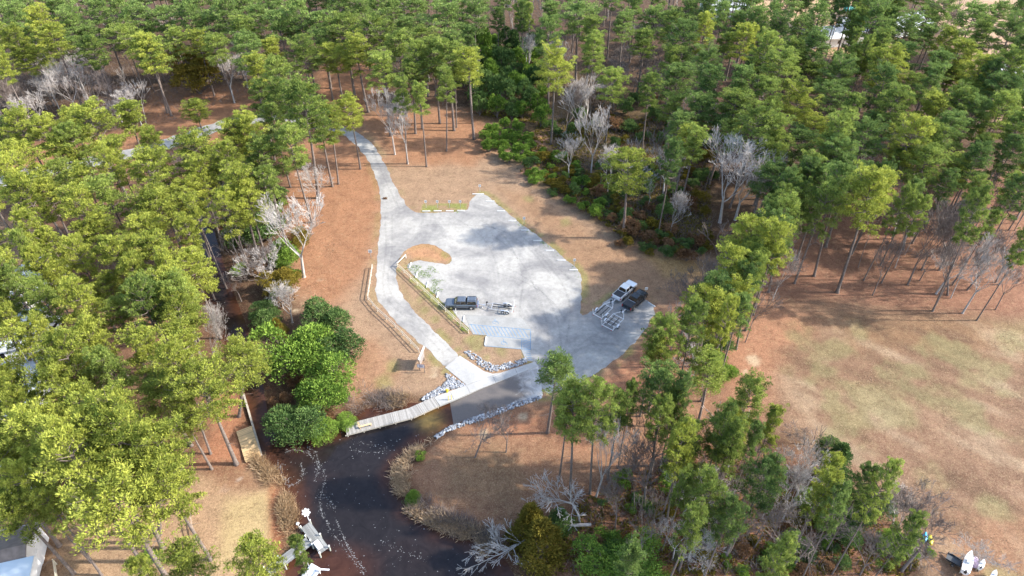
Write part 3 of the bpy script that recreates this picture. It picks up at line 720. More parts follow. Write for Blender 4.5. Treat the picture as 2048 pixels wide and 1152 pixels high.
CR = """1500 530 100;1540 505 84;1475 640 76;1458 598 92;1385 660 80;130 308 84;315 303 66;50 332 84;225 345 60;469 290 78;505 275 78;465 335 76;530 325 78;550 250 60;575 205 70;520 205 60;640 250 70;590 300 80;545 380 70;500 410 80;460 420 70;
104 278 78;194 257 100;150 290 60;240 330 70;180 370 90;60 400 70;400 365 80;
312 418 110;226 400 92;167 432 90;97 400 80;69 470 62;115 495 70;45 508 50;83 536 66;160 526 68;243 512 84;312 519 92;340 547 70;347 595 100;271 560 76;174 602 86;94 609 74;31 595 74;368 637 90;
295 623 80;28 668 72;87 692 78;194 682 108;295 717 108;146 727 100;229 741 90;347 755 84;20 546 64;38 769 62;380 470 60;400 430 50;
42 787 74;45 832 90;121 787 108;243 828 120;330 787 112 15;380 850 90 13;104 946 100;104 1030 90;62 978 74;25 900 70;
365 1125 120;521 1130 116;300 1140 76;597 1125 50;
1417 135 90;1556 76 90;1553 149 88;1591 215 100;1546 278 86;1466 229 88;1393 229 78;1383 295 74;1671 160 96;1626 108 78;1761 139 88;1782 222 92;1851 226 86;1910 222 74;1723 292 88;1671 330 96;1699 368 90;
1640 385 74;1570 389 62;1754 385 68;1949 337 76;2001 194 90;1917 121 82;1869 139 82;1810 70 88;1747 52 82;2008 80 88;1938 49 80;1886 21 80;1990 236 82;1938 243 70;2008 312 74;1376 31 80;1417 21 60;1574 10 86;1497 21 70;
1584 411 84;1556 442 96;1497 495 108;1643 415 78;1820 401 46;1470 554 100;1515 560 74;1428 595 100;1410 630 108;1445 650 60;1620 350 80;1860 300 60;2030 400 60;2040 500 50;
1326 682 92;1305 703 70;1128 832 70;1350 808 62;1360 901 70;1360 975 60;1490 804 98;1362 804 60;1431 873 94;1542 866 72;1515 967 108;1400 1012 108;1452 1040 88;1365 1064 90;1542 1120 76;1463 905 80;1500 900 60;
1636 1002 80;1726 978 66;1681 1030 62;1758 1002 70;1806 1075 70;1660 960 70;1320 850 70;1260 800 50;1255 1127 100;
895 45 120;947 42 80;847 87 90;798 104 82;760 69 92;725 35 80;870 120 70;720 110 80;690 70 80;765 150 80;820 160 70;800 200 50;900 130 80;940 140 50;
1159 45 112;1100 35 62;1222 174 60;1350 167 80;1367 295 74;1180 75 70;1190 110 60;1300 190 50;610 120 96;640 60 80;560 60 80;500 110 70;420 60 90;330 50 90;300 110 70;250 80 90;190 110 60;150 60 80;110 90 80;40 50 90;1340 330 50"""
for e in CR.replace('\n', '').split(';'):
    if e.strip():
        e = list(map(float, e.split())); pine_crown(*e)
FILL = [([(-30, -60), (960, -60), (960, 60), (930, 190), (860, 170), (760, 170), (735, 130), (650, 130), (560, 165), (380, 100), (240, 100), (100, 115), (-40, 170)], 1.0),
        ([(1080, -60), (1500, -60), (1400, 90), (1290, 110), (1080, 80)], .55), ([(1290, -60), (2100, -60), (2100, 330), (1880, 350), (1780, 360), (1500, 370), (1390, 330), (1330, 200), (1360, 150), (1290, 60)], 1.0),
        ([(-40, 240), (280, 230), (330, 300), (400, 310), (390, 360), (370, 430), (395, 560), (405, 660), (420, 780), (420, 880), (380, 930), (330, 1000), (100, 1050), (-40, 1000)], 1.0)]
HOLES = [[(1395, 290), (1535, 300), (1525, 445), (1405, 445)], [(1640, 50), (1765, 60), (1745, 245), (1655, 190)], [(80, 105), (280, 105), (300, 225), (70, 235)], [(1900, 250), (2060, 290), (2060, 330), (1900, 330)], [(-40, 320), (240, 285), (430, 235), (520, 215), (520, 250), (300, 320), (-40, 375)], [(95, 130), (265, 125), (285, 210), (85, 225)], [(-40, 195), (60, 195), (60, 255), (-40, 260)], [(330, 180), (505, 180), (515, 245), (350, 290), (280, 280)],
         [(960, 10), (1075, 10), (1075, 100), (960, 100)], [(1630, 0), (1720, 10), (1725, 70), (1640, 80)], [(1880, -60), (2060, -60), (2060, 25), (1900, 30)], [(-40, 390), (35, 390), (35, 480), (-40, 480)], [(1960, 100), (2060, 110), (2060, 150), (1970, 150)],
         [(60, 560), (130, 600), (130, 660), (95, 650)], [(-10, 640), (15, 640), (15, 720), (-10, 720)], [(420, 180), (500, 180), (500, 230), (420, 250)]]
for poly, dens in FILL:
    xs = [p[0] for p in poly]; ys = [p[1] for p in poly]
    for _ in range(5000):
        x, y = rnd.uniform(min(xs), max(xs)), rnd.uniform(min(ys), max(ys))
        if not inside_px(x, y, poly) or any(inside_px(x, y, h) for h in HOLES): continue
        H = rnd.uniform(15, 24); p = P(x, y, H*.78); dep = proj(*p)[2]; W = rnd.uniform(7.0, 11.0); wpx = W*FPX/dep
        if any(math.hypot(x-bx, (y-by)*1.25) < .29*(wpx+bw)/dens**.5*(1.0) for bx, by, bw in BASES): continue
        if in_any(p[0], p[1])[1] < 1.5: continue
        pine_at((p[0], p[1], 0), H, W); BASES.append((x, y, wpx))
# pines standing in dense plantation on the right: mostly trunks show between the crowns
def clear_of_lot(r): return True
RES.sort(key=lambda r: -r['py'])
hero = [r for r in RES if r['label']]; rest = [r for r in RES if not r['label']]
indiv = hero+rest[:300-len(hero)]; bulk = rest[300-len(hero):]
print('PINES', len(RES), 'bulk', len(bulk))
REG = [('left woods', lambda x, y: x < 560 and y > 330), ('far track woods', lambda x, y: x < 600 and y <= 330), ('back forest', lambda x, y: 600 <= x < 1290 and y <= 420),
       ('upper right forest', lambda x, y: x >= 1290 and y <= 480), ('lot-side tree row', lambda x, y: x >= 1290 and y <= 800), ('lower thicket', lambda x, y: True)]
def region(x, y):
    for n_, f in REG:
        if f(x, y): return n_
ORD = ['first', 'second', 'third', 'fourth', 'fifth', 'sixth', 'seventh', 'eighth', 'ninth', 'tenth', 'eleventh', 'twelfth', 'thirteenth', 'fourteenth', 'fifteenth', 'sixteenth', 'seventeenth', 'eighteenth', 'nineteenth', 'twentieth', 'twenty-first', 'twenty-second', 'twenty-third', 'twenty-fourth', 'twenty-fifth', 'twenty-sixth', 'twenty-seventh', 'twenty-eighth', 'twenty-ninth', 'thirtieth', 'thirty-first', 'thirty-second', 'thirty-third', 'thirty-fourth', 'thirty-fifth', 'thirty-sixth', 'thirty-seventh', 'thirty-eighth', 'thirty-ninth', 'fortieth']
def auto_labels(items, noun, group, adj=lambda it: ''):
    """items: (root, px, py); rows counted from the front, places from the left"""
    buckets = {}
    for it in items:
        rg = region(it[1], it[2]); buckets.setdefault(rg, []).append(it)
    for rg, lst in buckets.items():
        lst.sort(key=lambda i: -i[2]); nrow = max(1, round(len(lst)/12)); per = math.ceil(len(lst)/nrow)
        for rI in range(nrow):
            row = sorted(lst[rI*per:(rI+1)*per], key=lambda i: i[1])
            for j, it in enumerate(row):
                it[0]['label'] = '%s%s, %s from left in %s row of the %s' % (adj(it), noun, ORD[j], ORD[rI] if rI else 'front', rg)
                it[0]['group'] = group+' in the '+rg
TN = {L_YEL.name: 'yellow-green', L_MID.name: 'mid green', L_DRK.name: 'dark green'}
auto = []
for r in indiv:
    o = place('pine_tree', r['ms'], ('trunk', 'crown'), r['loc'], r['W']/r['W0'], r['H']/21.0, r['lean'], (None, r['tone']))
    if r['label']: o['label'] = r['label']; o['group'] = 'pine trees of the riverside woods'
    else: auto.append((o, r['px'], r['py'], r))
auto_labels(auto, ' pine', 'pine trees', lambda it: TN[it[3]['tone'].name])
# the pines beyond the three hundred that show largest: one mass
if bulk:
    BV, BQ, BT, TV, TQ = [], [], [], [], []; vo = to = 0; lowc = {}
    for r in bulk:
        tm_, cm_ = r['ms']; key = id(cm_)
        if key not in lowc:
            v = np.zeros(len(cm_.vertices)*3, np.float32); cm_.vertices.foreach_get('co', v); v = v.reshape(-1, 4, 3)
            t_ = np.zeros(len(cm_.vertices), np.float32); cm_.attributes['tone'].data.foreach_get('value', t_)
            tv = np.zeros(len(tm_.vertices)*3, np.float32); tm_.vertices.foreach_get('co', tv)
            tq = np.array([p.vertices[:] for p in tm_.polygons if len(p.vertices) == 4])
            lowc[key] = (v[::2]*1.0, t_.reshape(-1, 4)[::2], tv.reshape(-1, 3), tq)
        v, t_, tv, tq = lowc[key]; cc = v.mean(1, keepdims=True); v = cc+(v-cc)*1.35
        a_ = rnd.uniform(0, 6.28); ca, sa = math.cos(a_), math.sin(a_); s1, s3 = r['W']/r['W0'], r['H']/21.0
        rot = np.array([[ca, sa, 0], [-sa, ca, 0], [0, 0, 1]]); sc_ = np.array([s1, s1, s3]); lo = np.array([r['loc'][0], r['loc'][1], 0])
        BV.append((v.reshape(-1, 3)@rot)*sc_+lo); BT.append(t_.ravel()+rnd.uniform(-.1, .3)); TV.append((tv@rot)*sc_+lo); TQ.append(tq+to); to += len(tv)
    BV = np.concatenate(BV)
    root = thing('far_pines', 'mass of dark green pines filling the far edge of the forest', 'trees'); root['kind'] = 'stuff'
    o = obj('crown', np_mesh('crown', BV, np.arange(len(BV)).reshape(-1, 4), L_DRK, np.concatenate(BT)), root); o['kind'] = 'stuff'
    o = obj('trunk', np_mesh('trunk', np.concatenate(TV), np.concatenate(TQ), BARK), root); o['kind'] = 'stuff'

# ---- bare trees
def bare_base(bx, by, tx, ty, wpx, label, mt=BARE, lib=None):
    b, H, dx = height_from(bx, by, tx, ty); H = max(H, 4); ms = rnd.choice(lib or BARES); dep = proj(b[0], b[1], H*.7)[2]
    w0 = 9.0 if (lib or BARES) is BARES else 5.0
    o = place('bare_tree', ms[:2], ('trunk', 'branches'), b, min(1.6, max(.45, wpx/FPX*dep/w0)), H/ms[2], math.atan2(dx, H)*.7, (mt, mt)); o['label'] = label; o['group'] = 'leafless trees'
    return o
BH = [(790, 309, 756, 163, 70, 'pale leafless tree left of the pair behind the clearing'), (816, 328, 805, 187, 56, 'pale leafless tree with low twigs beside the slim pine'), (805, 267, 800, 195, 44, 'thin leafless tree behind the pale pair'),
 (469, 205, 437, 104, 62, 'white leafless tree on orange straw by the far track'), (608, 553, 575, 388, 128, 'large white leafless tree on the left lawn edge'), (640, 410, 622, 328, 62, 'small white leafless tree behind the large white one'),
 (548, 585, 470, 490, 100, 'leaning leafless tree reaching over the dark creek'), (585, 645, 575, 575, 70, 'rounded leafless tree above the evergreen bushes'), (430, 745, 428, 590, 50, 'broken pale tree on the left creek bank'),
 (1182, 345, 1194, 205, 66, 'fan-shaped white leafless tree in the brush'), (1138, 355, 1136, 265, 50, 'crooked white snag left of the fan-shaped tree'), (1440, 445, 1420, 270, 130, 'wide white leafless tree at the forest edge, left twin'),
 (1470, 440, 1492, 290, 110, 'wide white leafless tree at the forest edge, right twin'), (1340, 470, 1355, 375, 46, 'leafless tree with pale trunk right of the lot pine'), (1285, 200, 1275, 105, 90, 'tangled pinkish leafless tree in the back forest'),
 (1240, 145, 1230, 90, 60, 'tall leafless tree behind the tangled one'), (950, 915, 1005, 822, 70, 'dark crooked leafless tree on the peninsula lawn'), (1012, 905, 1025, 825, 50, 'short leafless tree beside the crooked one on the peninsula'),
 (1192, 995, 1245, 840, 92, 'silver leafless tree beside the straight pine'), (1895, 590, 1890, 395, 80, 'tall leafless tree on the leaf litter above the field'), (1865, 622, 1950, 470, 60, 'leafless tree standing at the top edge of the field'),
 (1925, 626, 2000, 480, 80, 'pale leafless tree near the right edge of the field'), (1745, 590, 1800, 470, 40, 'thin curved leafless tree left of the open litter'), (1815, 570, 1870, 400, 80, 'broad leafless tree between pines above the field'),
 (1990, 620, 2048, 520, 34, 'thin leafless sapling at the right picture edge'), (1545, 600, 1580, 500, 50, 'white twiggy tree behind the row of pines'), (1560, 1100, 1540, 1035, 96, 'sprawling leafless tree in the lower thicket'),
 (1720, 1150, 1735, 1080, 80, 'spreading leafless tree at the thicket bottom'), (1570, 1000, 1575, 920, 44, 'white snag in a thicket gap'), (1785, 1050, 1788, 985, 40, 'white snag at the field edge of the thicket'),
 (1610, 890, 1610, 868, 60, 'low leafless tree at the edge of the field'), (1960, 1135, 1970, 1080, 76, 'pale leafless bush-like tree beside the white boat'), (1820, 1140, 1815, 1095, 60, 'grey leafless tree near the dark utility trailer'),
 (1230, 1060, 1240, 960, 60, 'leafless tree behind the yellow-olive cedars'), (1300, 1100, 1310, 1000, 60, 'tangled leafless tree in the lower thicket middle'), (1345, 1120, 1350, 1050, 50, 'small white snag in the lower thicket'),
 (1500, 1030, 1500, 960, 50, 'leafless tree between pines in the lower thicket'), (180, 215, 130, 105, 60, 'pale leafless tree in the upper left gap'), (190, 225, 165, 110, 56, 'grey leafless tree in the upper left gap'),
 (30, 235, 15, 150, 60, 'leafless tree at the upper left picture edge'), (120, 220, 80, 140, 50, 'pale leafless tree left of the gap'), (245, 245, 235, 200, 50, 'twiggy white tree by the far track'), (560, 395, 545, 330, 40, 'leafless tree in the upper creek woods'), (420, 520, 390, 440, 60, 'grey leafless tree over the upper creek'),
 (350, 365, 350, 300, 50, 'pink-grey leafless tree beside the far gravel track'), (1390, 770, 1370, 690, 40, 'white leafless tree in the row beside the lot'), (1760, 400, 1800, 330, 70, 'grey leafless tree behind the field pines'), (1820, 420, 1880, 350, 80, 'grey leafless tree at the right of the field pines')]
for h in BH: bare_base(*h[:5], h[5], BARE if any(s in h[5] for s in ('white', 'pale', 'silver', 'leaning', 'rounded')) else BARE_G)
bare_auto = []
BF = [([(-20, 110), (340, 110), (330, 260), (-20, 280)], 46), ([(0, 0), (1000, 0), (960, 230), (500, 210), (340, 210)], 40), ([(960, 20), (1420, 20), (1420, 420), (1240, 440), (1090, 240), (1000, 110)], 60),
      ([(1420, 20), (2048, 20), (2048, 330), (1700, 360), (1500, 380)], 40), ([(1620, 430), (2048, 330), (2048, 610), (1880, 600), (1650, 560)], 42), ([(1240, 900), (1600, 950), (1800, 1080), (1840, 1150), (1150, 1150), (1150, 1050)], 22), ([(380, 380), (560, 380), (560, 640), (420, 640)], 16), ([(1330, 600), (1560, 520), (1500, 700), (1350, 860)], 24)]
for poly, n in BF:
    xs = [p[0] for p in poly]; ys = [p[1] for p in poly]; k = 0
    while k < n:
        x, y = rnd.uniform(min(xs), max(xs)), rnd.uniform(min(ys), max(ys))
        if not inside_px(x, y, poly): continue
        b = P(x, y); dwt, dlt = in_any(b[0], b[1])
        if dlt < 3 or dwt < .5: k += .2; continue
        k += 1; ms = rnd.choice(THIN+THIN+BARES); H = rnd.uniform(7, 15); s_ = H/14*rnd.uniform(.75, 1.15)
        mt = rnd.choice((BARE, BARE_G, BARE_G)); o = place('bare_tree', ms[:2], ('trunk', 'branches'), b, s_, H/ms[2], rnd.gauss(0, .06), (mt, mt))
        bare_auto.append((o, x, y, mt))
auto_labels(bare_auto, 'leafless tree', 'leafless trees', lambda it: 'pale ' if it[3] is BARE else 'grey-brown ')

# slim trunks of the dense plantation: narrow pines with high small crowns
slim_auto = []
PF = [([(1640, 60), (1760, 70), (1740, 250), (1640, 250)], 34), ([(1620, 440), (1800, 400), (2048, 340), (2048, 600), (1880, 590), (1700, 560), (1600, 530)], 17), ([(1480, 560), (1600, 460), (1570, 560), (1450, 700), (1400, 760)], 16), ([(960, 60), (1070, 60), (1070, 150), (980, 150)], 10), ([(1850, 180), (2048, 240), (2048, 330), (1850, 320)], 8)]
for poly, n in PF:
    xs = [p[0] for p in poly]; ys = [p[1] for p in poly]; k = 0
    while k < n:
        x, y = rnd.uniform(min(xs), max(xs)), rnd.uniform(min(ys), max(ys))
        if not inside_px(x, y, poly): continue
        k += 1; b = P(x, y); H = rnd.uniform(15, 21); ms = rnd.choice(PINES)
        o = place('slender_pine', ms, ('trunk', 'crown'), b, rnd.uniform(.42, .6), H/21, 0, (None, rnd.choice((L_DRK, L_MID)))); slim_auto.append((o, x, y))
auto_labels(slim_auto, 'slender pine with small crown', 'slender pines')

# ---- shrubs and evergreens
def shrub(cx, cy, wpx, label, lib=BUSH, mt=None, hk=1.0, name='shrub', cat='shrub', group='green shrubs'):
    b = P(cx, cy, 1.0); dep = proj(b[0], b[1], 1)[2]; W = wpx/FPX*dep; w0 = {id(BUSH): 3.2, id(BROAD): 8.0, id(CEDAR): 5.0}[id(lib)]; s_ = W/w0*1.05
    dwt = in_any(b[0], b[1])[0]
    o = place(name, rnd.choice(lib), ('stem', 'foliage'), (b[0], b[1], 0 if dwt > 1 else WL), s_, s_*hk, 0, (None, mt), cat)
    o['label'] = label; o['group'] = group; return o
shrub(590, 860, 100, 'big dark evergreen bush overhanging the creek mouth', BROAD, L_DSH, .75)
SH = [(600, 730, 130, 'broad evergreen tree at the creek bend', BROAD, L_SHR, .9), (655, 650, 84, 'dark evergreen tree beside the straw lawn', BROAD, L_DSH, .8), (680, 712, 84, 'rounded evergreen above the wooden dock lawn', BROAD, L_DSH, .8), (662, 790, 108, 'bright evergreen beside the dry reeds', BROAD, L_SHR, .8),
      (560, 575, 64, 'olive evergreen beside the large white tree', BROAD, L_OLV, .8), (530, 640, 60, 'dark green bush on the creek bank bend', BROAD, L_DSH, .8), (559, 665, 36, 'mustard coloured conical bush by the creek', CEDAR, L_OLV, .8), (640, 860, 60, 'low green bush at the creek mouth', BROAD, L_SHR, .6), (690, 838, 40, 'small bright bush left of the dock end', BROAD, L_SHR, .6), (575, 520, 60, 'green bush below the loose pine', BROAD, L_SHR, .8),
      (530, 470, 90, 'green evergreen mass over the upper creek', BROAD, L_DSH, .9), (490, 380, 90, 'dark evergreen over the upper creek', BROAD, L_DSH, .9), (430, 395, 60, 'dark evergreen at the head of the creek', BROAD, L_DSH, .9), (600, 480, 46, 'small olive bush under the white tree', BROAD, L_OLV, .7), (470, 480, 50, 'dark bush hanging over black water', BROAD, L_DSH, .8),
      (1062, 1068, 84, 'yellow-olive cedar at the peninsula edge, upper', CEDAR, L_OLV, .8), (1082, 1110, 104, 'yellow-olive cedar over the water, lower', CEDAR, L_OLV, .8), (1120, 1050, 60, 'dark green cedar behind the yellow-olive ones', CEDAR, L_DSH, .7), (1210, 1125, 110, 'green shrub mass right of the cedars', BROAD, L_SHR, .6), (1290, 1130, 110, 'low green shrub at the bottom edge of the thicket', BROAD, L_SHR, .5),
      (1660, 955, 70, 'dark green conical evergreen at the field edge', CEDAR, L_DSH, 1.0), (1640, 1020, 84, 'bright green evergreen in the thicket', BROAD, L_SHR, .8), (1700, 1060, 74, 'glossy green round evergreen', BROAD, L_DSH, .8), (1745, 1010, 80, 'green evergreen with brown centre at the field edge', BROAD, L_DSH, .8), (1653, 1082, 28, 'narrow bright columnar shrub in the thicket', CEDAR, L_SHR, .8), (1612, 1085, 30, 'small conical shrub left of the columnar one', CEDAR, L_SHR, .6),
      (1800, 1085, 74, 'green shrub beside the blue kayak', BROAD, L_SHR, .6), (1865, 1098, 22, 'small green shrub by the utility trailer', BUSH, L_SHR, .8), (399, 180, 84, 'olive rounded willow-like tree by the far track', BROAD, L_OLV, 1.1),
      (1448, 738, 50, 'green bush at the foot of the tree row', BROAD, L_SHR, .7), (1430, 690, 60, 'green bush under the tree row', BROAD, L_DSH, .6), (300, 1108, 34, 'low green shrub between the yard pines', BUSH, L_SHR, .4)]
for s_ in SH: shrub(s_[0], s_[1], s_[2], s_[3], s_[4], s_[5], s_[6], name='evergreen_shrub')
b = P(826, 1000); o = shrub(826, 992, 34, 'small bright green conical bush at the water edge of the peninsula', CEDAR, L_SHR, .7, 'evergreen_shrub')
shrub(841, 906, 22, 'tiny green bush on the peninsula shore', BUSH, L_SHR, .8); shrub(769, 389, 0.01+9, 'small dark brown stump-like tuft by the road', BUSH, L_RUS, .4)
# bright brush island in the clearing and the brush belt
def belt(poly, n, wr, lib, mts, labn, noun, hk=(.8, 1.2)):
    xs = [p[0] for p in poly]; ys = [p[1] for p in poly]; out = []; used = []; tries = 0
    while len(out) < n and tries < 9000:
        tries += 1
        x, y = rnd.uniform(min(xs), max(xs)), rnd.uniform(min(ys), max(ys)); w_ = rnd.uniform(*wr)
        if not inside_px(x, y, poly) or any(math.hypot(x-a, (y-b)*1.3) < (w_+c)*.30 for a, b, c in used): continue
        if in_any(*P(x, y)[:2])[1] < 1: continue
        used.append((x, y, w_)); out.append((shrub(x, y, w_, 'x', lib, rnd.choice(mts), rnd.uniform(*hk)), x, y))
    rows = max(1, round(len(out)/14)); out.sort(key=lambda i: -i[2]); per = math.ceil(len(out)/rows)
    for r in range(rows):
        for j, it in enumerate(sorted(out[r*per:(r+1)*per], key=lambda i: i[1])):
            it[0]['label'] = '%s, %s from left, %s row of %s' % (noun, ORD[j], ORD[r] if r else 'front', labn); it[0]['group'] = 'shrubs of the '+labn
belt([(962, 280), (990, 250), (1010, 245), (1060, 270), (1062, 300), (1040, 330), (1010, 328)], 26, (16, 28), BUSH, (L_SHR,), 'bright brush island', 'bright green shrub', (1.0, 1.6))
belt([(1040, 345), (1075, 305), (1110, 300), (1180, 340), (1250, 400), (1230, 440), (1150, 410), (1080, 370)], 46, (14, 30), BUSH, (L_SHR, L_DSH, L_SHR, L_OLV), 'clearing brush belt', 'green brush shrub')
belt([(930, 90), (1075, 95), (1090, 250), (960, 225), (925, 180)], 44, (24, 44), BUSH, (L_DSH, L_DSH, L_SHR), 'dark hollow', 'dark evergreen shrub', (1.2, 1.9))
belt([(1090, 220), (1300, 190), (1440, 260), (1420, 500), (1250, 480), (1120, 300)], 70, (18, 40), BUSH, (L_DSH, L_OLV, L_DSH, L_RUS), 'brushy wood', 'low woodland shrub', (.7, 1.4))
belt([(1250, 440), (1300, 470), (1430, 470), (1410, 520), (1300, 505), (1230, 480)], 24, (16, 32), BUSH, (L_OLV, L_DSH, L_RUS), 'right grass edge', 'low edge shrub')
belt([(1200, 930), (1420, 900), (1620, 1000), (1780, 1090), (1840, 1150), (1180, 1150)], 64, (18, 44), BUSH, (L_SHR, L_DSH, L_RUS, L_OLV), 'lower right thicket', 'thicket shrub', (.6, 1.2))
belt([(400, 330), (560, 340), (600, 470), (600, 600), (520, 640), (440, 500)], 26, (22, 44), BUSH, (L_DSH, L_OLV, L_SHR, L_RUS), 'creek side woods', 'creek side shrub')
belt([(620, 745), (690, 790), (660, 860), (560, 850), (540, 780)], 14, (20, 36), BUSH, (L_SHR, L_RUS), 'creek mouth bank', 'bank shrub')

# ---- brush, reeds and litter nobody could count
def twigs(name, polys, n, ln, wd, m, label, cat, z=0.0, per=9, spread=.6, avoid=True, wz=False):
    pts_ = []
    for poly, share in polys:
        xs = [p[0] for p in poly]; ys = [p[1] for p in poly]; k = 0
        while k < n*share:
            x, y = rnd.uniform(min(xs), max(xs)), rnd.uniform(min(ys), max(ys))
            if inside_px(x, y, poly): pts_.append(P(x, y)[:2]); k += 1
    p = np.array(pts_)
    if name == 'gravel_weeds': p = p[fbm(p, 1.3, 77, 3)+rng.normal(0, .05, len(p)) > .54]
    if wz: p = p[fbm(p, 1.6, 12, 3)+rng.normal(0, .06, len(p)) > .44]
    if avoid:
        ok = (sdf(p, WPOLY) > (-.6 if wz else .4)) & (np.minimum(sdf(p, LOTP), sdf(p, TRACKP)) > .8); p = p[ok]
    g = rng; c = np.column_stack([p, np.full(len(p), z)]); c = np.repeat(c, per, 0); m_ = len(c)
    d = g.normal(size=(m_, 3))*np.array([spread, spread, .3]); d[:, 2] = np.abs(d[:, 2])+.55
    c[:, :2] += g.normal(size=(m_, 2))*.25*ln; big = np.repeat(.6+.8*g.random(len(p)), per); d *= big[:, None]
    c[:, 2] += -.1 + (WL*(sdf(c[:, :2], WPOLY) < .5) if wz else 0)
    v = leaf_quads(c, d, ln, wd, g); t_ = np.repeat(np.repeat(g.random(len(p)), per), 4)
    return tag(obj(name, np_mesh(name, v, np.arange(len(v)).reshape(-1, 4), m, t_)), label, cat, kind='stuff')
twigs('forest_brush', [([(-20, 100), (620, 90), (560, 170), (330, 250), (-20, 290)], .16), ([(620, 0), (1400, 0), (1420, 260), (1100, 250), (930, 180), (640, 130)], .2), ([(1090, 240), (1420, 250), (1420, 500), (1250, 480), (1110, 300)], .16),
      ([(1400, 0), (2048, 0), (2048, 360), (1560, 420), (1400, 400)], .2), ([(1160, 980), (1420, 890), (1620, 920), (1820, 1080), (1850, 1152), (1100, 1152)], .07)], 9000, 1.6, .045, BARE_G, 'tangle of leafless brush covering the forest floor', 'brush', per=7)
twigs('low_forest_greenery', [([(1080, 240), (1420, 230), (1420, 500), (1250, 480), (1100, 370), (1040, 345)], .55), ([(930, 90), (1080, 90), (1090, 250), (950, 230)], .2), ([(1160, 1000), (1420, 900), (1620, 950), (1820, 1090), (1850, 1152), (1100, 1152)], .25)], 7000, .55, .2, L_OLV, 'low green and brown undergrowth between the trees', 'undergrowth', per=7)
SHORE = [([(786, 935), (830, 895), (850, 880), (862, 885), (830, 915), (812, 960), (820, 1000), (850, 1022), (900, 1040), (960, 1060), (985, 1085), (975, 1105), (930, 1072), (880, 1055), (830, 1035), (800, 1000), (785, 955)], 1.0)]
twigs('shore_grass', SHORE, 1500, 1.15, .07, L_STRAW, 'dry straw-coloured marsh grass along the peninsula shore', 'marsh grass', wz=True, per=9)
twigs('shore_brush', [([(820, 1000), (860, 1005), (900, 1030), (970, 1060), (1000, 1080), (990, 1110), (960, 1080), (880, 1052), (830, 1030)], .6), ([(690, 800), (730, 775), (790, 785), (840, 800), (800, 815), (700, 830)], .4)], 520, 1.5, .035, BARE_G, 'grey leafless shore brush at the water edge', 'brush', wz=True, per=14)
twigs('golden_reeds', [([(775, 792), (825, 792), (825, 806), (785, 812)], .6), ([(500, 925), (540, 935), (568, 975), (585, 1020), (590, 1060), (570, 1060), (555, 1000), (520, 950)], .4)], 420, 1.0, .06, L_STRAW, 'golden reeds beside the docks', 'reeds', wz=True)
twigs('brown_marsh_brush', [([(500, 905), (545, 925), (575, 975), (592, 1030), (600, 1075), (585, 1110), (572, 1080), (560, 1010), (530, 960)], 1.)], 900, 1.1, .04, leaf_mat('brown_twigs', (.14, .09, .055), (.48, .34, .2)), 'brown twiggy marsh brush along the left shore', 'brush', wz=True, per=12)
twigs('litter_specks', [([(1560, 600), (2048, 640), (2048, 1152), (1900, 1152), (1600, 860)], .4), ([(1620, 420), (2048, 380), (2048, 640), (1640, 600)], .3), ([(560, 300), (760, 300), (740, 760), (640, 780)], .15), ([(820, 880), (1180, 830), (1180, 980), (1000, 1060)], .15)], 5000, .2, .07, L_STRAW, 'scattered leaf litter and dry grass tufts over the open ground', 'leaf litter', per=4, spread=1.2)

twigs('gravel_weeds', [([(812, 528), (868, 534), (892, 562), (880, 596), (850, 570), (822, 546)], .45), ([(800, 540), (812, 535), (940, 655), (936, 668), (925, 662)], .3), ([(843, 424), (936, 420), (936, 426), (843, 429)], .05), ([(975, 392), (985, 395), (1110, 498), (1150, 533), (1164, 556), (1158, 560), (1100, 505), (1000, 420)], .2)], 3000, .16, .08, L_SHR, 'small green weeds creeping into the gravel edges', 'weeds', z=.06, per=4, avoid=False)
# ------------------------------------------------------------------ riprap rocks
ROCKM = []
for i, c in enumerate(((.30, .31, .33), (.15, .16, .175), (.46, .47, .48))): ROCKM.append(mat('riprap_stone_%s' % ('mid', 'dark', 'pale')[i], c, .9, nscale=3, namt=.3, bump=.3))
def rock_mesh(i):
    r_ = random.Random(900+i); import bmesh
    bm = bmesh.new(); bmesh.ops.create_icosphere(bm, subdivisions=1, radius=.5)
    for v in bm.verts: v.co *= r_.uniform(.72, 1.15); v.co.z *= .75
    me = bpy.data.meshes.new('riprap_rock'); bm.to_mesh(me); bm.free(); me.materials.append(ROCKM[i % 3]); return me
RK = [rock_mesh(i) for i in range(8)]
BEDS = [([(928, 704), (946, 720), (966, 737), (986, 744), (1020, 737), (1054, 726), (1050, 716), (1022, 725), (990, 732), (970, 722), (950, 708), (936, 702)], 330, 'riprap rock in the curved bed above the concrete walkway', 'rocks of the curved bed by the walkway'),
        ([(891, 745), (932, 771), (897, 782), (869, 793), (850, 800), (843, 799), (852, 790), (872, 779), (895, 762)], 420, 'riprap rock in the wedge bed between the lawn and the dock', 'rocks of the wedge bed by the dock'),
        ([(868, 872), (888, 857), (925, 843), (975, 825), (1030, 806), (1082, 791), (1084, 797), (1035, 814), (985, 834), (930, 851), (895, 864), (875, 878)], 520, 'riprap rock in the long strip below the boat ramp', 'rocks of the long strip below the ramp')]
cand = []
for poly, n, lb, gp in BEDS:
    xs = [p[0] for p in poly]; ys = [p[1] for p in poly]; k = 0
    while k < n:
        x, y = rnd.uniform(min(xs), max(xs)), rnd.uniform(min(ys), max(ys))
        if not inside_px(x, y, poly): continue
        k += 1; b = P(x, y); s_ = rnd.uniform(.2, .46); dwt = in_any(b[0], b[1])[0]
        cand.append((s_, b, 0 if dwt > 1 else max(WL*.9, -.4*(1-dwt)), lb, gp))
cand.sort(key=lambda c: -c[0])
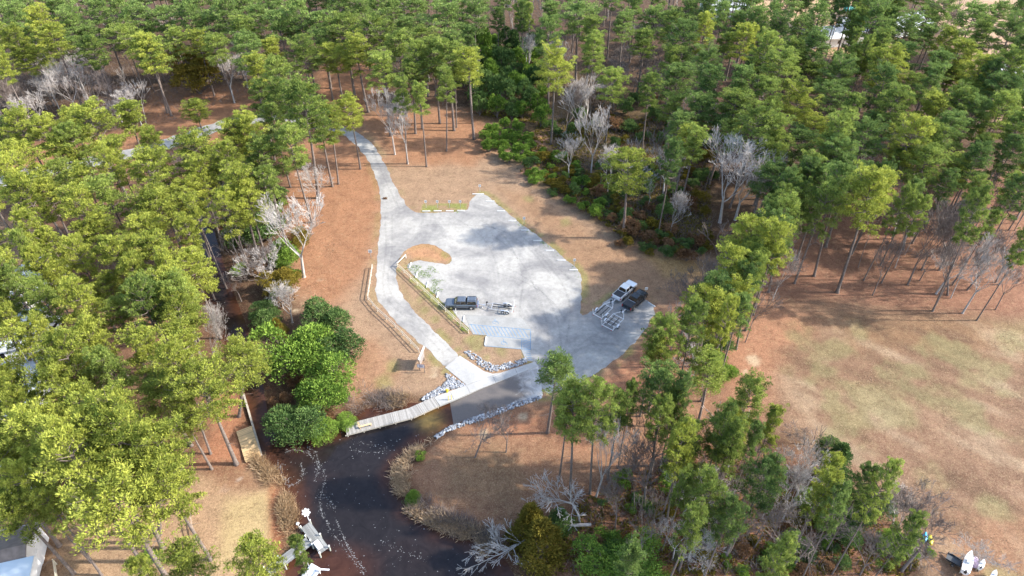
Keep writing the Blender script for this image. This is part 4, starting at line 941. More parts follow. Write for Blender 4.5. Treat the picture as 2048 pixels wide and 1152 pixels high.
for s_, b, z_, lb, gp in cand[:300]:
    o = obj('riprap_rock', rnd.choice(RK)); o.location = (b[0], b[1], z_+s_*.22); o.scale = (s_, s_, s_)
    o.rotation_euler = (rnd.uniform(-.4, .4), rnd.uniform(-.4, .4), rnd.uniform(0, 6.28)); tag(o, lb, 'rock', gp)
mbs = MB()
for s_, b, z_, lb, gp in cand[300:]:
    me_ = rnd.choice(RK); a = rnd.uniform(0, 6.28)
    mbs.add([(b[0]+s_*(v.co.x*math.cos(a)-v.co.y*math.sin(a)), b[1]+s_*(v.co.x*math.sin(a)+v.co.y*math.cos(a)), z_+s_*(v.co.z+.2)) for v in me_.vertices], [tuple(p.vertices) for p in me_.polygons])
tag(mbs.build('small_riprap', ROCKM[0]), 'small broken riprap stones filling gaps in the rock beds', 'rocks', kind='stuff')

# ------------------------------------------------------------------ docks and platform
def planks_mat(name, c, ax, wd_):
    m, t, b, _ = base(name, .8); tc = N(t, 'ShaderNodeTexCoord'); sp = N(t, 'ShaderNodeSeparateXYZ'); t.links.new(tc.outputs['Object'], sp.inputs[0])
    ml = N(t, 'ShaderNodeMath', operation='MULTIPLY'); t.links.new(sp.outputs[ax], ml.inputs[0]); ml.inputs[1].default_value = 1/wd_
    fl = N(t, 'ShaderNodeMath', operation='FLOOR'); t.links.new(ml.outputs[0], fl.inputs[0]); wn = N(t, 'ShaderNodeTexWhiteNoise', noise_dimensions='1D'); t.links.new(fl.outputs[0], wn.inputs['W'])
    col = scale_c(t, c, mrange(t, wn.outputs['Value'], 0, 1, .72, 1.18)); col = scale_c(t, col, mrange(t, noise(t, tc.outputs['Object'], 5, 4, .7), .2, .8, .85, 1.12))
    t.links.new(col, b.inputs['Base Color']); return m
WOODG = planks_mat('weathered_deck_boards', (.38, .36, .33), 0, .15)
WOODN = planks_mat('new_yellow_boards', (.62, .44, .24), 1, .15)
WOODP = planks_mat('pale_grey_deck_boards', (.27, .275, .265), 0, .15)
WPOST = mat('weathered_post', (.42, .37, .30), .9, nscale=4, namt=.25)
def deck_boards(root, L, W, z, m, bw=.15, along='x', x0=0, y0=0, name='decking'):
    mb = MB(); n = int(L/bw); r_ = random.Random(int(L*10))
    for i in range(n):
        u = x0+(i+.5)*bw
        if along == 'x': mb.box((u, y0, z+r_.uniform(-.004, .004)), (bw-.018, W+r_.uniform(-.03, .03), .04))
        else: mb.box((x0, y0+(i+.5)*bw, z+r_.uniform(-.004, .004)), (W+r_.uniform(-.03, .03), bw-.018, .04))
    return mb.build(name, m, root)
# long courtesy dock, bowed: two straight runs
a_, b_, c_ = P(873, 803, .1), P(822, 826, .1), P(690, 860, .1)
root = thing('wooden_dock', 'long weathered grey wooden dock beside the boat ramp', 'dock', (a_[0], a_[1], 0))
for (p, q, last) in ((a_, b_, 0), (b_, c_, 1)):
    p, q = Vector(p), Vector(q); L = (q-p).length; ang = math.atan2(q.y-p.y, q.x-p.x); mb = MB(); n = int(L/.15)
    o = thing('x', None, None); C.objects.unlink(o); bpy.data.objects.remove(o)
    for i in range(n+3 if not last else n): mb.box(((i+.5)*.15, 0, -.002*last), (.132, 2.05, .045))
    dk = mb.build('decking', WOODG, root); dk.location = (p.x-a_[0], p.y-a_[1], .12-.0*last); dk.rotation_euler = (0, 0, ang)
    for s_ in (-1, 1):
        mb = MB(); mb.box((L/2, s_*1.0, -.14), (L+(.2 if last else 0), .06, .22)); j = mb.build('rim_joist', WPOST, root); j.location = dk.location; j.rotation_euler = dk.rotation_euler
        for k in range(int(L/2.4)+1):
            mb = MB(); mb.tube([(k*2.4+.2, s_*.88, -2.2), (k*2.4+.2, s_*.88, -.03)], .1, 8); j = mb.build('piling', WPOST, root); j.location = dk.location; j.rotation_euler = dk.rotation_euler
    if last:
        bn = MB(); bn.box((L-3.0, .45, .42), (1.9, .3, .05)); bn.box((L-3.8, .45, .2), (.08, .26, .4)); bn.box((L-2.2, .45, .2), (.08, .26, .4)); bn.box((L-2.1, -.05, .42), (.25, .8, .05)); bn.box((L-2.1, -.35, .2), (.2, .08, .4))
        bo = bn.build('dock_bench', WOODN); bo.location = (p.x, p.y, .14); bo.rotation_euler = (0, 0, ang); tag(bo, 'low yellow wooden corner bench at the far end of the long dock', 'bench')
# wooden platform on the left bank
p0, p1, p2, p3 = [P(x, y, .3) for x, y in ((474, 862.4), (502.4, 852.7), (522, 911.7), (489.6, 923))]
cx, cy = sum(p[0] for p in (p0, p1, p2, p3))/4, sum(p[1] for p in (p0, p1, p2, p3))/4; ang = math.atan2(p1[1]-p0[1], p1[0]-p0[0]); W = math.dist(p0, p1); L = math.dist(p1, p2)
root = thing('wooden_platform', 'new yellow wooden platform on the left creek bank', 'platform', (cx, cy, 0), ang+R(3))
deck_boards(root, L, W*1.08, .32, WOODN, along='y', y0=-L/2)
mb = MB()
for s_ in (-1, 1): mb.box((s_*W/2, 0, .2), (.06, L, .2))
mb.box((0, -L/2-.03, .2), (W, .06, .2)); mb.box((0, L/2+.03, .2), (W, .06, .2)); mb.build('frame', WOODN, root)
for sx in (-1, 1):
    for sy in (-1, 0, 1): mb = MB(); mb.box((sx*(W/2-.15), sy*(L/2-.2), -.2), (.14, .14, .78)); mb.build('leg', WPOST, root)
# bulkhead
b0, b1 = P(488, 790, 0), P(524, 913, 0); root = thing('bulkhead_wall', 'dark timber bulkhead holding the left creek bank beside the platform', 'retaining wall', b0)
mb = MB(); mb.bar((0, 0, -.25), (b1[0]-b0[0], b1[1]-b0[1], -.25), .08, .9); mb.build('sheeting', mat('dark_timber', (.12, .09, .07), .9, nscale=2), root)
mb = MB(); mb.bar((0, 0, .25), (b1[0]-b0[0], b1[1]-b0[1], .25), .28, .07); mb.build('cap_board', WPOST, root)
# T-shaped dock
hd = [P(x, y, .4) for x, y in ((601.7, 1055), (620, 1041.7), (658, 1093), (640.8, 1112))]
hc = [sum(p[i] for p in hd)/4 for i in (0, 1)]; ang = math.atan2(hd[2][1]-hd[1][1], hd[2][0]-hd[1][0]); HL = math.dist(hd[1], hd[2]); HW = math.dist(hd[0], hd[1])
root = thing('boat_dock', 'pale grey T-shaped dock reaching out from the lower left yard', 'dock', (hc[0], hc[1], 0), ang)
mb = MB(); n = int(HW/.15)
for i in range(n): mb.box((0, -HW/2+(i+.5)*.15, .38), (HL, .132, .04))
mb.build('decking', planks_mat('pale_dock_boards', (.27, .275, .265), 1, .15), root)
w0, w1 = P(618, 1082, .4), P(556, 1129, .4); 
def toloc(p): dx, dy = p[0]-hc[0], p[1]-hc[1]; return (dx*math.cos(-ang)-dy*math.sin(-ang), dx*math.sin(-ang)+dy*math.cos(-ang))
l0, l1 = toloc(w0), toloc(w1); d_ = Vector((l1[0]-l0[0], l1[1]-l0[1], 0)); L = d_.length+1.5; d_.normalize(); a2 = math.atan2(d_.y, d_.x)
mb = MB()
for i in range(int(L/.15)): mb.box((l0[0]+d_.x*(i+.5)*.15, l0[1]+d_.y*(i+.5)*.15, .375), (.132, 1.45, .04), a2)
mb.build('walkway_boards', WOODP, root)
posts = [(-HL/2, HW/2), (HL/2, HW/2), (-HL/2, -HW/2), (HL/2, -HW/2), (.2, HW/2), (.1, -HW/2)]
nrm = (-d_.y, d_.x)
for k in (.0, .33, .66, 1.0):
    for s_ in (-1, 1): posts.append((l0[0]+d_.x*L*k+nrm[0]*.8*s_, l0[1]+d_.y*L*k+nrm[1]*.8*s_))
for x, y in posts:
    mb = MB(); mb.tube([(x, y, -2), (x, y, .75)], .1, 8); pp = mb.build('piling', mat('pale_piling', (.36, .37, .32), .8) if 'pale_piling' not in bpy.data.materials else bpy.data.materials['pale_piling'], root)
    mb = MB(); mb.tube([(x, y, .75), (x, y, .8), (x, y, .9)], [.125, .125, .02], 8); mb.build('piling_cap', WHITE, pp)
bx = MB(); bx.box((0, 0, .25), (1.05, .62, .42)); 
q = P(636.7, 1092, .4); o = thing('dock_box', 'white storage box lying on the T-shaped dock head', 'storage box', (q[0], q[1], .4), ang)
bx.build('bin', WHITE, o); mb = MB(); mb.box((0, 0, .49), (1.12, .68, .06)); mb.build('lid', WHITE, o)
q = P(619, 1043, .4); o = thing('wind_spinner', 'white six-petalled wind spinner on a pole at the dock corner', 'wind spinner', (q[0]-.05, q[1]+.05, .4))
mb = MB(); mb.tube([(0, 0, 0), (0, 0, 2.1)], .05, 8); mb.build('pole', WHITE, o)
mb = MB()
for i in range(7):
    a = i*6.283/7; c0 = Vector((0, 0, 2.15)); d = Vector((math.cos(a), math.sin(a)*.7, math.sin(a)*.7)); s = Vector((-math.sin(a), math.cos(a)*.7, math.cos(a)*.7)); nn_ = d.cross(s)*.03
    rim = [c0+d*.06, c0+d*.3+s*.17, c0+d*.52+s*.12, c0+d*.58, c0+d*.52-s*.12, c0+d*.3-s*.17]
    mb.loft([[p+nn_ for p in rim], [p-nn_ for p in rim]])
mb.build('petals', WHITE, o)
q = P(599, 1057, .4); o = thing('dock_lamp', 'small white lamp on a post at the left dock corner', 'lamp', (q[0], q[1], .4)); mb = MB(); mb.tube([(0, 0, 0), (0, 0, 1.2)], .05, 8); mb.build('post', WPOST, o)
mb = MB(); mb.tube([(0, 0, 1.2), (0, 0, 1.26), (0, 0, 1.4)], [.22, .22, .05], 10); mb.build('lamp_head', WHITE, o)
# boat lift at the bottom edge
q = P(614, 1150, .4); o = thing('boat_lift', 'white floating lift platform half hidden at the bottom picture edge', 'boat lift', (q[0], q[1], WL), R(-28))
mb = MB(); mb.box((0, 0, .25), (1.5, 3.2, .35)); mb.build('platform', WHITE, o)
for sx in (-1, 1): mb = MB(); mb.box((sx*.55, 0, .50), (.22, 2.8, .14)); mb.build('bunk', GALV, o)
for sx, sy in ((-.9, 1.2), (.9, 1.2), (-.9, -1.2), (.9, -1.2)): mb = MB(); mb.tube([(sx, sy, -1.5), (sx, sy, 1.0)], .08, 8); mb.build('post', WHITE, o)
mb = MB(); mb.bar((.4, 1.2, .62), (1.9, 1.9, .62), .2, .08); mb.build('arm', WHITE, o)

# ------------------------------------------------------------------ fences
def rail_fence(name, label, path, spacing, h, m, rails=(.45, .95), pw=.12):
    pw3 = [Vector(P(x, y)) for x, y in path]; root = thing(name, label, 'fence', pw3[0]); o0 = pw3[0]; pp = []
    for a, b in zip(pw3, pw3[1:]):
        n = max(1, round((b-a).length/spacing)); pp += [a+(b-a)*i/n for i in range(n)]
    pp.append(pw3[-1])
    for p in pp: mb = MB(); q = p-o0; mb.tube([(q.x, q.y, -.2), (q.x, q.y, h)], [pw*.62, pw*.55], 7); mb.build('post', m, root)
    for hh in rails:
        for a, b in zip(pp, pp[1:]):
            a, b = a-o0, b-o0; mb = MB(); mb.bar((a.x, a.y, hh*h/1.0), (b.x, b.y, hh*h), .05, .13); mb.build('rail', m, root)
    return root
FW = mat('grey_fence_wood', (.52, .47, .40), .9, nscale=3, namt=.25); FG = mat('pale_fence_wood', (.66, .60, .46), .85, nscale=3, namt=.2)
rail_fence('rail_fence', 'weathered two-rail wooden fence along the left side of the gravel road', [(745.5, 537), (736, 600), (755, 623), (790, 655), (838, 705)], 2.4, 1.05, FW)
rail_fence('rail_fence', 'long wooden rail fence on the grass strip left of the parking lot', [(795, 534), (937, 667)], 2.4, 1.0, FG)
rail_fence('rail_fence', 'short white rail fence closing the top of the long lot fence', [(795, 533), (812, 516)], 3.0, .9, WHITE, rails=(.9,))
rail_fence('rail_fence', 'brown post-and-rail yard fence right of the big pines', [(383, 1030), (388, 1060), (394, 1088), (403, 1120)], 2.4, 1.15, mat('brown_fence', (.36, .27, .2), .9), (.5, .92))
rail_fence('rail_fence', 'pale rail fence crossing behind the yard pine trunks', [(196, 1013), (225, 1003), (258, 993)], 2.4, 1.1, FW, (.5, .92))
rail_fence('rail_fence', 'pale yellow yard fence at the bottom edge by the house', [(113, 1128), (118, 1160)], 2.4, 1.2, FG, (.4, .7, .95))

# ------------------------------------------------------------------ signs and posts
SG = mat('sign_white', (.82, .80, .78), .5); TXT = mat('sign_lettering', (.12, .11, .13), .7)
def sign(x, y, label, h=1.7, w_=.5, hh=.6, red=False, col=None):
    b = P(x, y); o = thing('sign_post', label, 'sign', b, 0, 'small signs round the gravel lot')
    mb = MB(); mb.box((0, 0, h/2), (.07, .07, h)); mb.build('post', GALV, o)
    mb = MB(); mb.box((0, -.06, h-hh/2+.05), (w_, .025, hh)); p = mb.build('panel', col or SG, o)
    mb = MB()
    for i in range(3): mb.box((0, -.075, h-hh*.25-i*hh*.2), (w_*.62, .006, hh*.07))
    mb.build('lettering', TXT, p)
for i, x in enumerate((852.5, 875.5, 899.5, 921)): sign(x, 415.5, 'small white parking sign, %s from left in the row of four above the lot' % ORD[i], 1.9)
sign(959.9, 384, 'small white sign on thin post above the tongue of gravel', 1.9); sign(1048, 449, 'small white sign on post at the upper right lot edge', 1.9); sign(1148, 533, 'small white sign on post at the right corner of the lot', 1.9)
sign(1290, 592, 'small pinkish white sign behind the black pickup', 2.1, .55, .6); sign(742.5, 516, 'pale blue-grey sign beside the gravel road above the left fence', 2.0, .7, .7)
b = P(912, 628); o = thing('white_post', 'thin white marker post beside the grey pickup', 'post', b); mb = MB(); mb.tube([(0, 0, 0), (0, 0, 1.25)], .06, 8); mb.build('shaft', WHITE, o); mb = MB(); mb.tube([(0, 0, 1.25), (0, 0, 1.3)], [.07, .04], 8); mb.build('cap', WHITE, o)
# information kiosk
b = P(839, 744); ang = math.atan2(P(829, 716)[1]-b[1], P(829, 716)[0]-b[0]); bl = math.dist(P(829, 716), b)
kp = thing('information_kiosk', 'large roofed wooden notice board on posts beside the road fence', 'notice board', b, R(78))
KL = 2.7; WN = mat('kiosk_wood', (.28, .22, .18), .85, nscale=3)
for s_ in (.15, .98):
    mb = MB(); mb.box((KL*s_, 0, 1.45), (.16, .16, 2.9)); mb.build('post', WN, kp)
mb = MB(); mb.box((KL*.565, 0, 1.75), (KL*.8, .1, 1.75)); bd = mb.build('board', WN, kp)
mb = MB(); mb.box((KL*.565, -.07, 1.78), (KL*.7, .02, 1.4)); mb.build('notice', mat('faded_notice', (.34, .31, .29), .7), bd)
mb = MB(); mb.box((KL*.565, -.08, 2.2), (KL*.5, .01, .16)); [mb.box((KL*.565, -.08, 1.9-.18*i), (KL*.6, .01, .05)) for i in range(5)]; mb.build('lettering', TXT, bd)
mb = MB(); RL = KL*1.12; x0 = KL*.565-RL/2; x1 = x0+RL
mb.add([(x0, -.2, 2.75), (x1, -.2, 2.75), (x1, 0, 3.08), (x0, 0, 3.08), (x0, .2, 2.75), (x1, .2, 2.75), (x0, -.2, 2.69), (x1, -.2, 2.69), (x1, 0, 3.0), (x0, 0, 3.0), (x0, .2, 2.69), (x1, .2, 2.69)],
       [(0, 1, 2, 3), (3, 2, 5, 4), (9, 8, 7, 6), (10, 11, 8, 9), (0, 6, 7, 1), (4, 5, 11, 10), (0, 3, 9, 6), (3, 4, 10, 9), (1, 7, 8, 2), (2, 8, 11, 5)])
mb.build('roof', mat('pale_roof_metal', (.42, .38, .37), .5), kp)
b = P(849.5, 746); o = thing('rules_sign', 'small white framed rules sign on a post next to the large notice board', 'sign', b, R(-8))
mb = MB(); mb.box((0, .05, .9), (.1, .1, 1.8)); mb.build('post', WN, o); mb = MB(); mb.box((-.5, -.03, 1.62), (1.25, .05, .86)); p = mb.build('frame', mat('purple_brown_frame', (.2, .12, .14), .6), o)
mb = MB(); mb.box((-.5, -.062, 1.62), (1.08, .012, .7)); mb.build('panel', SG, p); mb = MB(); mb.box((-.5, -.072, 1.7), (.7, .008, .16)); mb.box((-.5, -.072, 1.48), (.55, .008, .12)); mb.build('lettering', mat('purple_lettering', (.16, .12, .26), .6), p)
# yellow standpipe and bollards
YEL = mat('safety_yellow', (.85, .60, .02), .4)
b = P(894.4, 785); o = thing('fire_hydrant', 'yellow hydrant beside the walkway on the rocks', 'hydrant', b)
mb = MB(); mb.tube([(0, 0, 0), (0, 0, .08), (0, 0, .1), (0, 0, .72), (0, 0, .86), (0, 0, .95)], [.22, .22, .15, .15, .13, .04], 10); mb.build('barrel', YEL, o)
mb = MB(); mb.tube([(-.3, 0, .6), (.3, 0, .6)], .09, 8); mb.build('side_caps', YEL, o)
b1_ = P(900, 800, .1); 
for i, dx in enumerate((-.25, .25)):
    o = thing('yellow_bollard', '%s of the two thin yellow posts at the walkway end' % ('left' if i == 0 else 'right'), 'bollard', (b1_[0]+dx*.9, b1_[1]+.1*i, .1), 0, 'yellow posts on the walkway')
    mb = MB(); mb.tube([(0, 0, 0), (0, 0, 1.0)], .05, 8); mb.build('shaft', YEL, o); mb = MB(); mb.tube([(0, 0, 1.0), (0, 0, 1.05)], [.06, .03], 8); mb.build('cap', YEL, o)
# wheel stops
WS = mat('concrete_stop', (.62, .61, .58), .85, nscale=2); 
def stop(x0, y0, x1, y1, label, group='concrete wheel stops'):
    a, b = Vector(P(x0, y0)), Vector(P(x1, y1)); c = (a+b)/2; L = max(1.6, (b-a).length); o = MB()
    r = lambda x: [(x, -.12, 0), (x, -.08, .15), (x, .08, .15), (x, .12, 0)]
    o.loft([r(-L/2), r(L/2)]); ob = o.build('wheel_stop', WS); ob.location = (c.x, c.y, .022); ob.rotation_euler = (0, 0, math.atan2(b.y-a.y, b.x-a.x)); tag(ob, label, 'wheel stop', group)
k5 = lambda x, y: (680+x/2.88, 380+y/2.88)
for i, (x0, x1, y) in enumerate(((475, 520, 123), (540, 585, 122), (610, 655, 122), (675, 720, 120))): stop(*k5(x0, y), *k5(x1, y), 'white wheel stop, %s from left in the row of four below the signs' % ORD[i])
for i, (x0, x1, y) in enumerate(((840, 890, 66), (905, 950, 122), (970, 1015, 178), (1042, 1088, 233), (1113, 1160, 293), (1185, 1233, 350), (1252, 1300, 407), (1322, 1370, 462))): stop(*k5(x0, y), *k5(x1, y), 'wheel stop, %s from the top along the right lot edge' % ORD[i])
for i, (x0, y0, x1, y1) in enumerate(((398, 452, 410, 420), (436, 506, 446, 476), (498, 564, 506, 532), (557, 622, 566, 590), (709, 762, 716, 727))): stop(*k5(x0, y0), *k5(x1, y1), 'wheel stop, %s from the top along the left rail fence' % ORD[i])
stop(969.5, 691, 972.5, 674, 'white wheel stop on the lower parking pad'); stop(1296, 605, 1310, 614, 'wheel stop in front of the black pickup'); stop(1275, 583, 1287, 591, 'wheel stop in front of the white pickup'); stop(945, 388.5, 968, 388.5, 'wheel stop at the top of the gravel tongue')

# ------------------------------------------------------------------ vehicles
def car_paint(name, c, rough=.25): return mat(name, c, rough, .2, coat=.6)
def wheel(root, x, y, r=.40, w_=.28, rimc=None):
    mb = MB(); s_ = 1 if y > 0 else -1
    mb.tube([(x, y-w_/2, r), (x, y-w_/2+.03, r), (x, y+w_/2-.03, r), (x, y+w_/2, r)], [r*.86, r, r, r*.86], 20); ty = mb.build('wheel', TYRE, root, True)
    mb = MB(); mb.tube([(x, y+s_*(w_/2-.02), r), (x, y+s_*(w_/2+.01), r)], [r*.62, r*.58], 16); ri = mb.build('rim', rimc or CHROME, ty)
def pickup(name, label, paint, loc, rz, mode, dark_rims=False):
    """x forward, origin at centre on the ground; mode: tonneau or topper"""
    root = thing(name, label, 'pickup truck', loc, rz)
    Wd = .98
    def ring(x, zb, zt, w_=Wd, wt=.93): return [(x, -w_*.94, zb), (x, -w_, zb+.18), (x, -w_, zt-.14), (x, -w_*wt, zt), (x, w_*wt, zt), (x, w_, zt-.14), (x, w_, zb+.18), (x, w_*.94, zb)]
    mb = MB(); st = [(2.86, .52, .98, .86), (2.78, .40, 1.06, .93), (2.5, .38, 1.12, .98), (1.9, .38, 1.15, .98), (1.25, .38, 1.19, .98), (-.95, .38, 1.20, .98), (-2.7, .40, 1.20, .98), (-2.8, .46, 1.18, .96)]
    mb.loft([ring(x, zb, zt, w_) for x, zb, zt, w_ in st]); body = mb.build('body', paint, root, False)
    def cab(xf, xft, xrt, xr, zt, name_, wb=.90, wt=.72, z0=1.17):
        m = MB(); lo = [(xf, -wb, z0), (xf, wb, z0), (xr, wb, z0), (xr, -wb, z0)]; hi = [(xft, -wt, zt-.06), (xft, wt, zt-.06), (xrt, wt, zt-.06), (xrt, -wt, zt-.06)]; tp = [(xft-.12, -wt*.88, zt), (xft-.12, wt*.88, zt), (xrt+.1, wt*.88, zt), (xrt+.1, -wt*.88, zt)]
        m.loft([lo, hi, tp]); ob_ = m.build(name_, paint, root)
        return lo, hi
    def pane(nm, a, b, c, d, par, off, mt=GLASS, ins=.1):
        a, b, c, d = map(Vector, (a, b, c, d)); ce = (a+b+c+d)/4; nn_ = (b-a).cross(d-a).normalized()
        if nn_.dot(off) < 0: nn_ = -nn_
        q = [p+(ce-p)*ins+nn_*.012 for p in (a, b, c, d)]; m = MB(); m.loft([[p-nn_*.02 for p in q], q]); return m.build(nm, mt, par)
    lo, hi = cab(1.35, .72, -.72, -.98, 1.88, 'cab'); cb = root.children[-1]
    pane('windscreen', lo[0], lo[1], hi[1], hi[0], root, Vector((1, 0, .5)), ins=.08)
    pane('rear_window', lo[3], lo[2], hi[2], hi[3], root, Vector((-1, 0, .3)), ins=.14)
    for s_, i0, i1 in ((-1, 0, 3), (1, 1, 2)):
        A_, B_, A2, B2 = (Vector(v) for v in (lo[i0], lo[i1], hi[i0], hi[i1])); t_ = .50
        M_, M2 = A_+(B_-A_)*t_, A2+(B2-A2)*.44
        pane('front_side_window', A_, M_, M2, A2, root, Vector((0, s_, 0)), ins=.12); pane('rear_side_window', M_, B_, B2, M2, root, Vector((0, s_, 0)), ins=.13)
        mb = MB(); mb.box((1.05, s_*1.08, 1.28), (.14, .2, .2)); mb.build('wing_mirror', BLACK if mode != 'topper' else paint, root)
        mb = MB(); mb.box((2.80, s_*.72, .88), (.14, .3, .2)); mb.build('headlight', LENS, root)
        mb = MB(); mb.box((-2.80, s_*.89, .95), (.06, .16, .38)); mb.build('tail_light', REDL, root)
        for x in (1.85, -1.75):
            wheel(root, x, s_*.86, rimc=BLACK if dark_rims else CHROME)
            mb = MB(); pts2 = [(x+.5*math.cos(a), s_*(Wd+.004), .42+.5*math.sin(a)) for a in np.linspace(.1, math.pi-.1, 9)]
            mb.tube(pts2, .05, 4); mb.build('wheel_arch', BLACK if not dark_rims or mode == 'tonneau' else paint, root)
        mb = MB(); mb.box((.2, s_*1.0, .40), (2.3, .14, .06)); mb.build('running_board', BLACK, root)
        mb = MB(); mb.box((.75, s_*.992, 1.02), (.2, .03, .03)); mb.box((-.25, s_*.992, 1.02), (.2, .03, .03)); mb.build('door_handle', CHROME if mode == 'topper' else BLACK, root)
    mb = MB(); mb.box((2.88, 0, .50), (.16, 1.84, .22)); mb.build('front_bumper', CHROME if mode == 'topper' else paint, root)
    mb = MB(); mb.box((2.84, 0, .86), (.08, 1.1, .26)); mb.build('grille', BLACK, root)
    mb = MB(); mb.box((-2.92, 0, .54), (.2, 1.8, .18)); mb.build('rear_bumper', CHROME, root)
    mb = MB(); mb.box((-2.822, 0, .93), (.03, 1.45, .36)); mb.build('tailgate', paint, root)
    mb = MB(); mb.box((-3.08, 0, .45), (.3, .08, .08)); mb.tube([(-3.2, 0, .47), (-3.2, 0, .58)], .04, 8); mb.build('tow_hitch', BLACK, root)
    if mode == 'topper':
        lo, hi = cab(-1.0, -1.02, -2.62, -2.76, 1.90, 'topper', .93, .76, 1.205)
        for s_, i0, i1 in ((-1, 0, 3), (1, 1, 2)): pane('topper_side_window', lo[i0], lo[i1], hi[i1], hi[i0], root, Vector((0, s_, 0)), ins=.13)
        pane('topper_rear_window', lo[3], lo[2], hi[2], hi[3], root, Vector((-1, 0, .2)), ins=.12)
        for s_ in (-1, 1): mb = MB(); mb.box((-1.85, s_*.6, 1.94), (1.4, .04, .04)); mb.build('roof_rail', BLACK, root)
        mb = MB(); mb.box((-1.2, 0, 1.93), (.06, 1.2, .05)); mb.box((.1, .15, 1.92), (.12, .12, .06)); mb.build('roof_bar', CHROME, root)
    else:
        mb = MB(); mb.box((-1.87, 0, 1.225), (1.62, 1.62, .05)); mb.build('bed_cover', mat('black_bed_cover', (.025, .026, .03), .55) if 'black_bed_cover' not in bpy.data.materials else bpy.data.materials['black_bed_cover'], root)
        if 'white' in label: mb = MB(); mb.box((-1.15, 0, 1.258), (.05, 1.5, .012)); mb.build('bed_cover_strap', WHITE, root)
    return root
def hd_(a, b): return math.atan2(b[1]-a[1], b[0]-a[0])
RG = {}
# grey pickup with topper (faces left)
fw, rw = P(904.5, 620), P(943, 620.3); h1 = R(180)-R(1)
c = ((fw[0]+rw[0])/2, (fw[1]+rw[1])/2); 
g1 = (c[0]-.05, c[1]+.95, .025)
pickup('pickup_truck', 'dark grey pickup with matching topper parked on the gravel by the fence', car_paint('grey_blue_paint', (.10, .12, .15)), g1, h1, 'topper')
# white pickup
rw, fw = P(1245.5, 601.5), P(1267.8, 581); h2 = hd_(rw, fw); c = ((fw[0]+rw[0])/2, (fw[1]+rw[1])/2); g2 = (c[0]-.9*math.sin(h2), c[1]+.9*math.cos(h2), .025)
pickup('pickup_truck', 'white pickup with black bed cover parked left of the black pickup', car_paint('white_car_paint', (.82, .82, .82)), g2, h2, 'tonneau', True)
rw, fw = P(1266.7, 620.5), P(1288.5, 600.5); h3 = hd_(rw, fw); c = ((fw[0]+rw[0])/2, (fw[1]+rw[1])/2); g3 = (c[0]-.9*math.sin(h3), c[1]+.9*math.cos(h3), .025)
pickup('pickup_truck', 'black pickup parked right of the white pickup', car_paint('black_car_paint', (.012, .013, .015)), g3, h3, 'tonneau')
print('headings', math.degrees(h2), math.degrees(h3), 'wb', math.dist(rw, fw))
def trailer(label, loc, rz, m, L=6.4, W=2.3, tand=False, posts=True, fend=True, nx_=3, narrow=False, bl=1.0):
    """origin at the coupler, x runs backwards along -x"""
    o = thing('boat_trailer', label, 'boat trailer', loc, rz); z = .55; k = -L*.36
    mb = MB()
    for s_ in (-1, 1):
        mb.bar((-.5, s_*.05, z), (k, s_*W/2*.92, z), .065, .08); mb.bar((k, s_*W/2*.92, z), (-L, s_*W/2*.9, z), .065, .08)
    mb.bar((0, 0, z), (-1.0, 0, z), .1, .12); mb.build('frame', m, o)
    mb = MB(); mb.box((0, 0, z+.05), (.25, .14, .12)); mb.build('coupler', m, o)
    for i in range(nx_): mb = MB(); x = k-(L*.6)*i/(nx_-1+.001)*1.0; mb.bar((x, -W/2*.9, z-.03), (x, W/2*.9, z-.03), .08, .08); mb.build('crossmember', m, o)
    for s_ in (-1, 1):
        mb = MB(); mb.box((k-L*.30, s_*W*.2, z+.25), (L*.5*bl, .14, .08)); mb.build('bunk', BLACK, o)
        mb = MB(); [mb.box((k-L*.3+dx, s_*W*.2, z+.1), (.06, .06, .22)) for dx in (-1.2, 0, 1.2)]; mb.build('bunk_bracket', m, o)
        xs = (-L*.70, -L*.70-.78) if tand else (-L*.72,)
        for x in xs: wheel(o, x, s_*(W/2+.14), .33, .22, GALV)
        if fend:
            mb = MB(); lx = (xs[0]+xs[-1])/2; hw = .45+(xs[0]-xs[-1])/2
            ring_ = [(lx+hw*math.cos(a), s_*(W/2+.02), .52+.30*math.sin(a)) for a in np.linspace(0, math.pi, 8)]
            mb.loft([[(p[0], p[1], p[2]) for p in ring_]+[(p[0], p[1], p[2]-.04) for p in ring_[::-1]], [(p[0], p[1]+s_*.26, p[2]) for p in ring_]+[(p[0], p[1]+s_*.26, p[2]-.04) for p in ring_[::-1]]]); mb.build('fender', m, o)
        if posts: mb = MB(); mb.bar((-L+.25, s_*W/2, z), (-L+.15, s_*(W/2+.08), z+1.15), .08, .08); mb.build('guide_post', WHITE, o)
        mb = MB(); mb.box((-L-.03, s_*W/2*.8, z), (.05, .2, .1)); mb.build('tail_light', REDL, o)
    mb = MB(); mb.bar((-1.3, 0, z), (-1.25, 0, z+.75), .09, .09); mb.box((-1.35, 0, z+.78), (.3, .22, .2)); mb.build('winch_stand', BLACK, o)
    mb = MB(); mb.tube([(-.45, .16, .05), (-.45, .16, 1.0)], .04, 8); mb.tube([(-.45, .16, .02), (-.45, .16, .12)], .11, 10); mb.build('tongue_jack', m, o)
    return o
def coup(g, h, d=3.22): return (g[0]-d*math.cos(h), g[1]-d*math.sin(h), .02)
c1 = coup(g1, h1); e1 = P(1030, 619, .5)
trailer('tandem axle boat trailer with long black bunks behind the grey pickup', c1, math.atan2(c1[1]-e1[1], c1[0]-e1[0]), GALV, L=6.3, W=1.7, tand=True, bl=1.1)
c2 = coup(g2, h2); e2 = P(1193.5, 634, .5); TRW = mat('trailer_aluminium', (.72, .72, .73), .4, .1)
trailer('white boat trailer behind the white pickup', c2, math.atan2(c2[1]-e2[1], c2[0]-e2[0]), TRW, L=math.dist(c2[:2], e2[:2]), W=1.9, nx_=2)
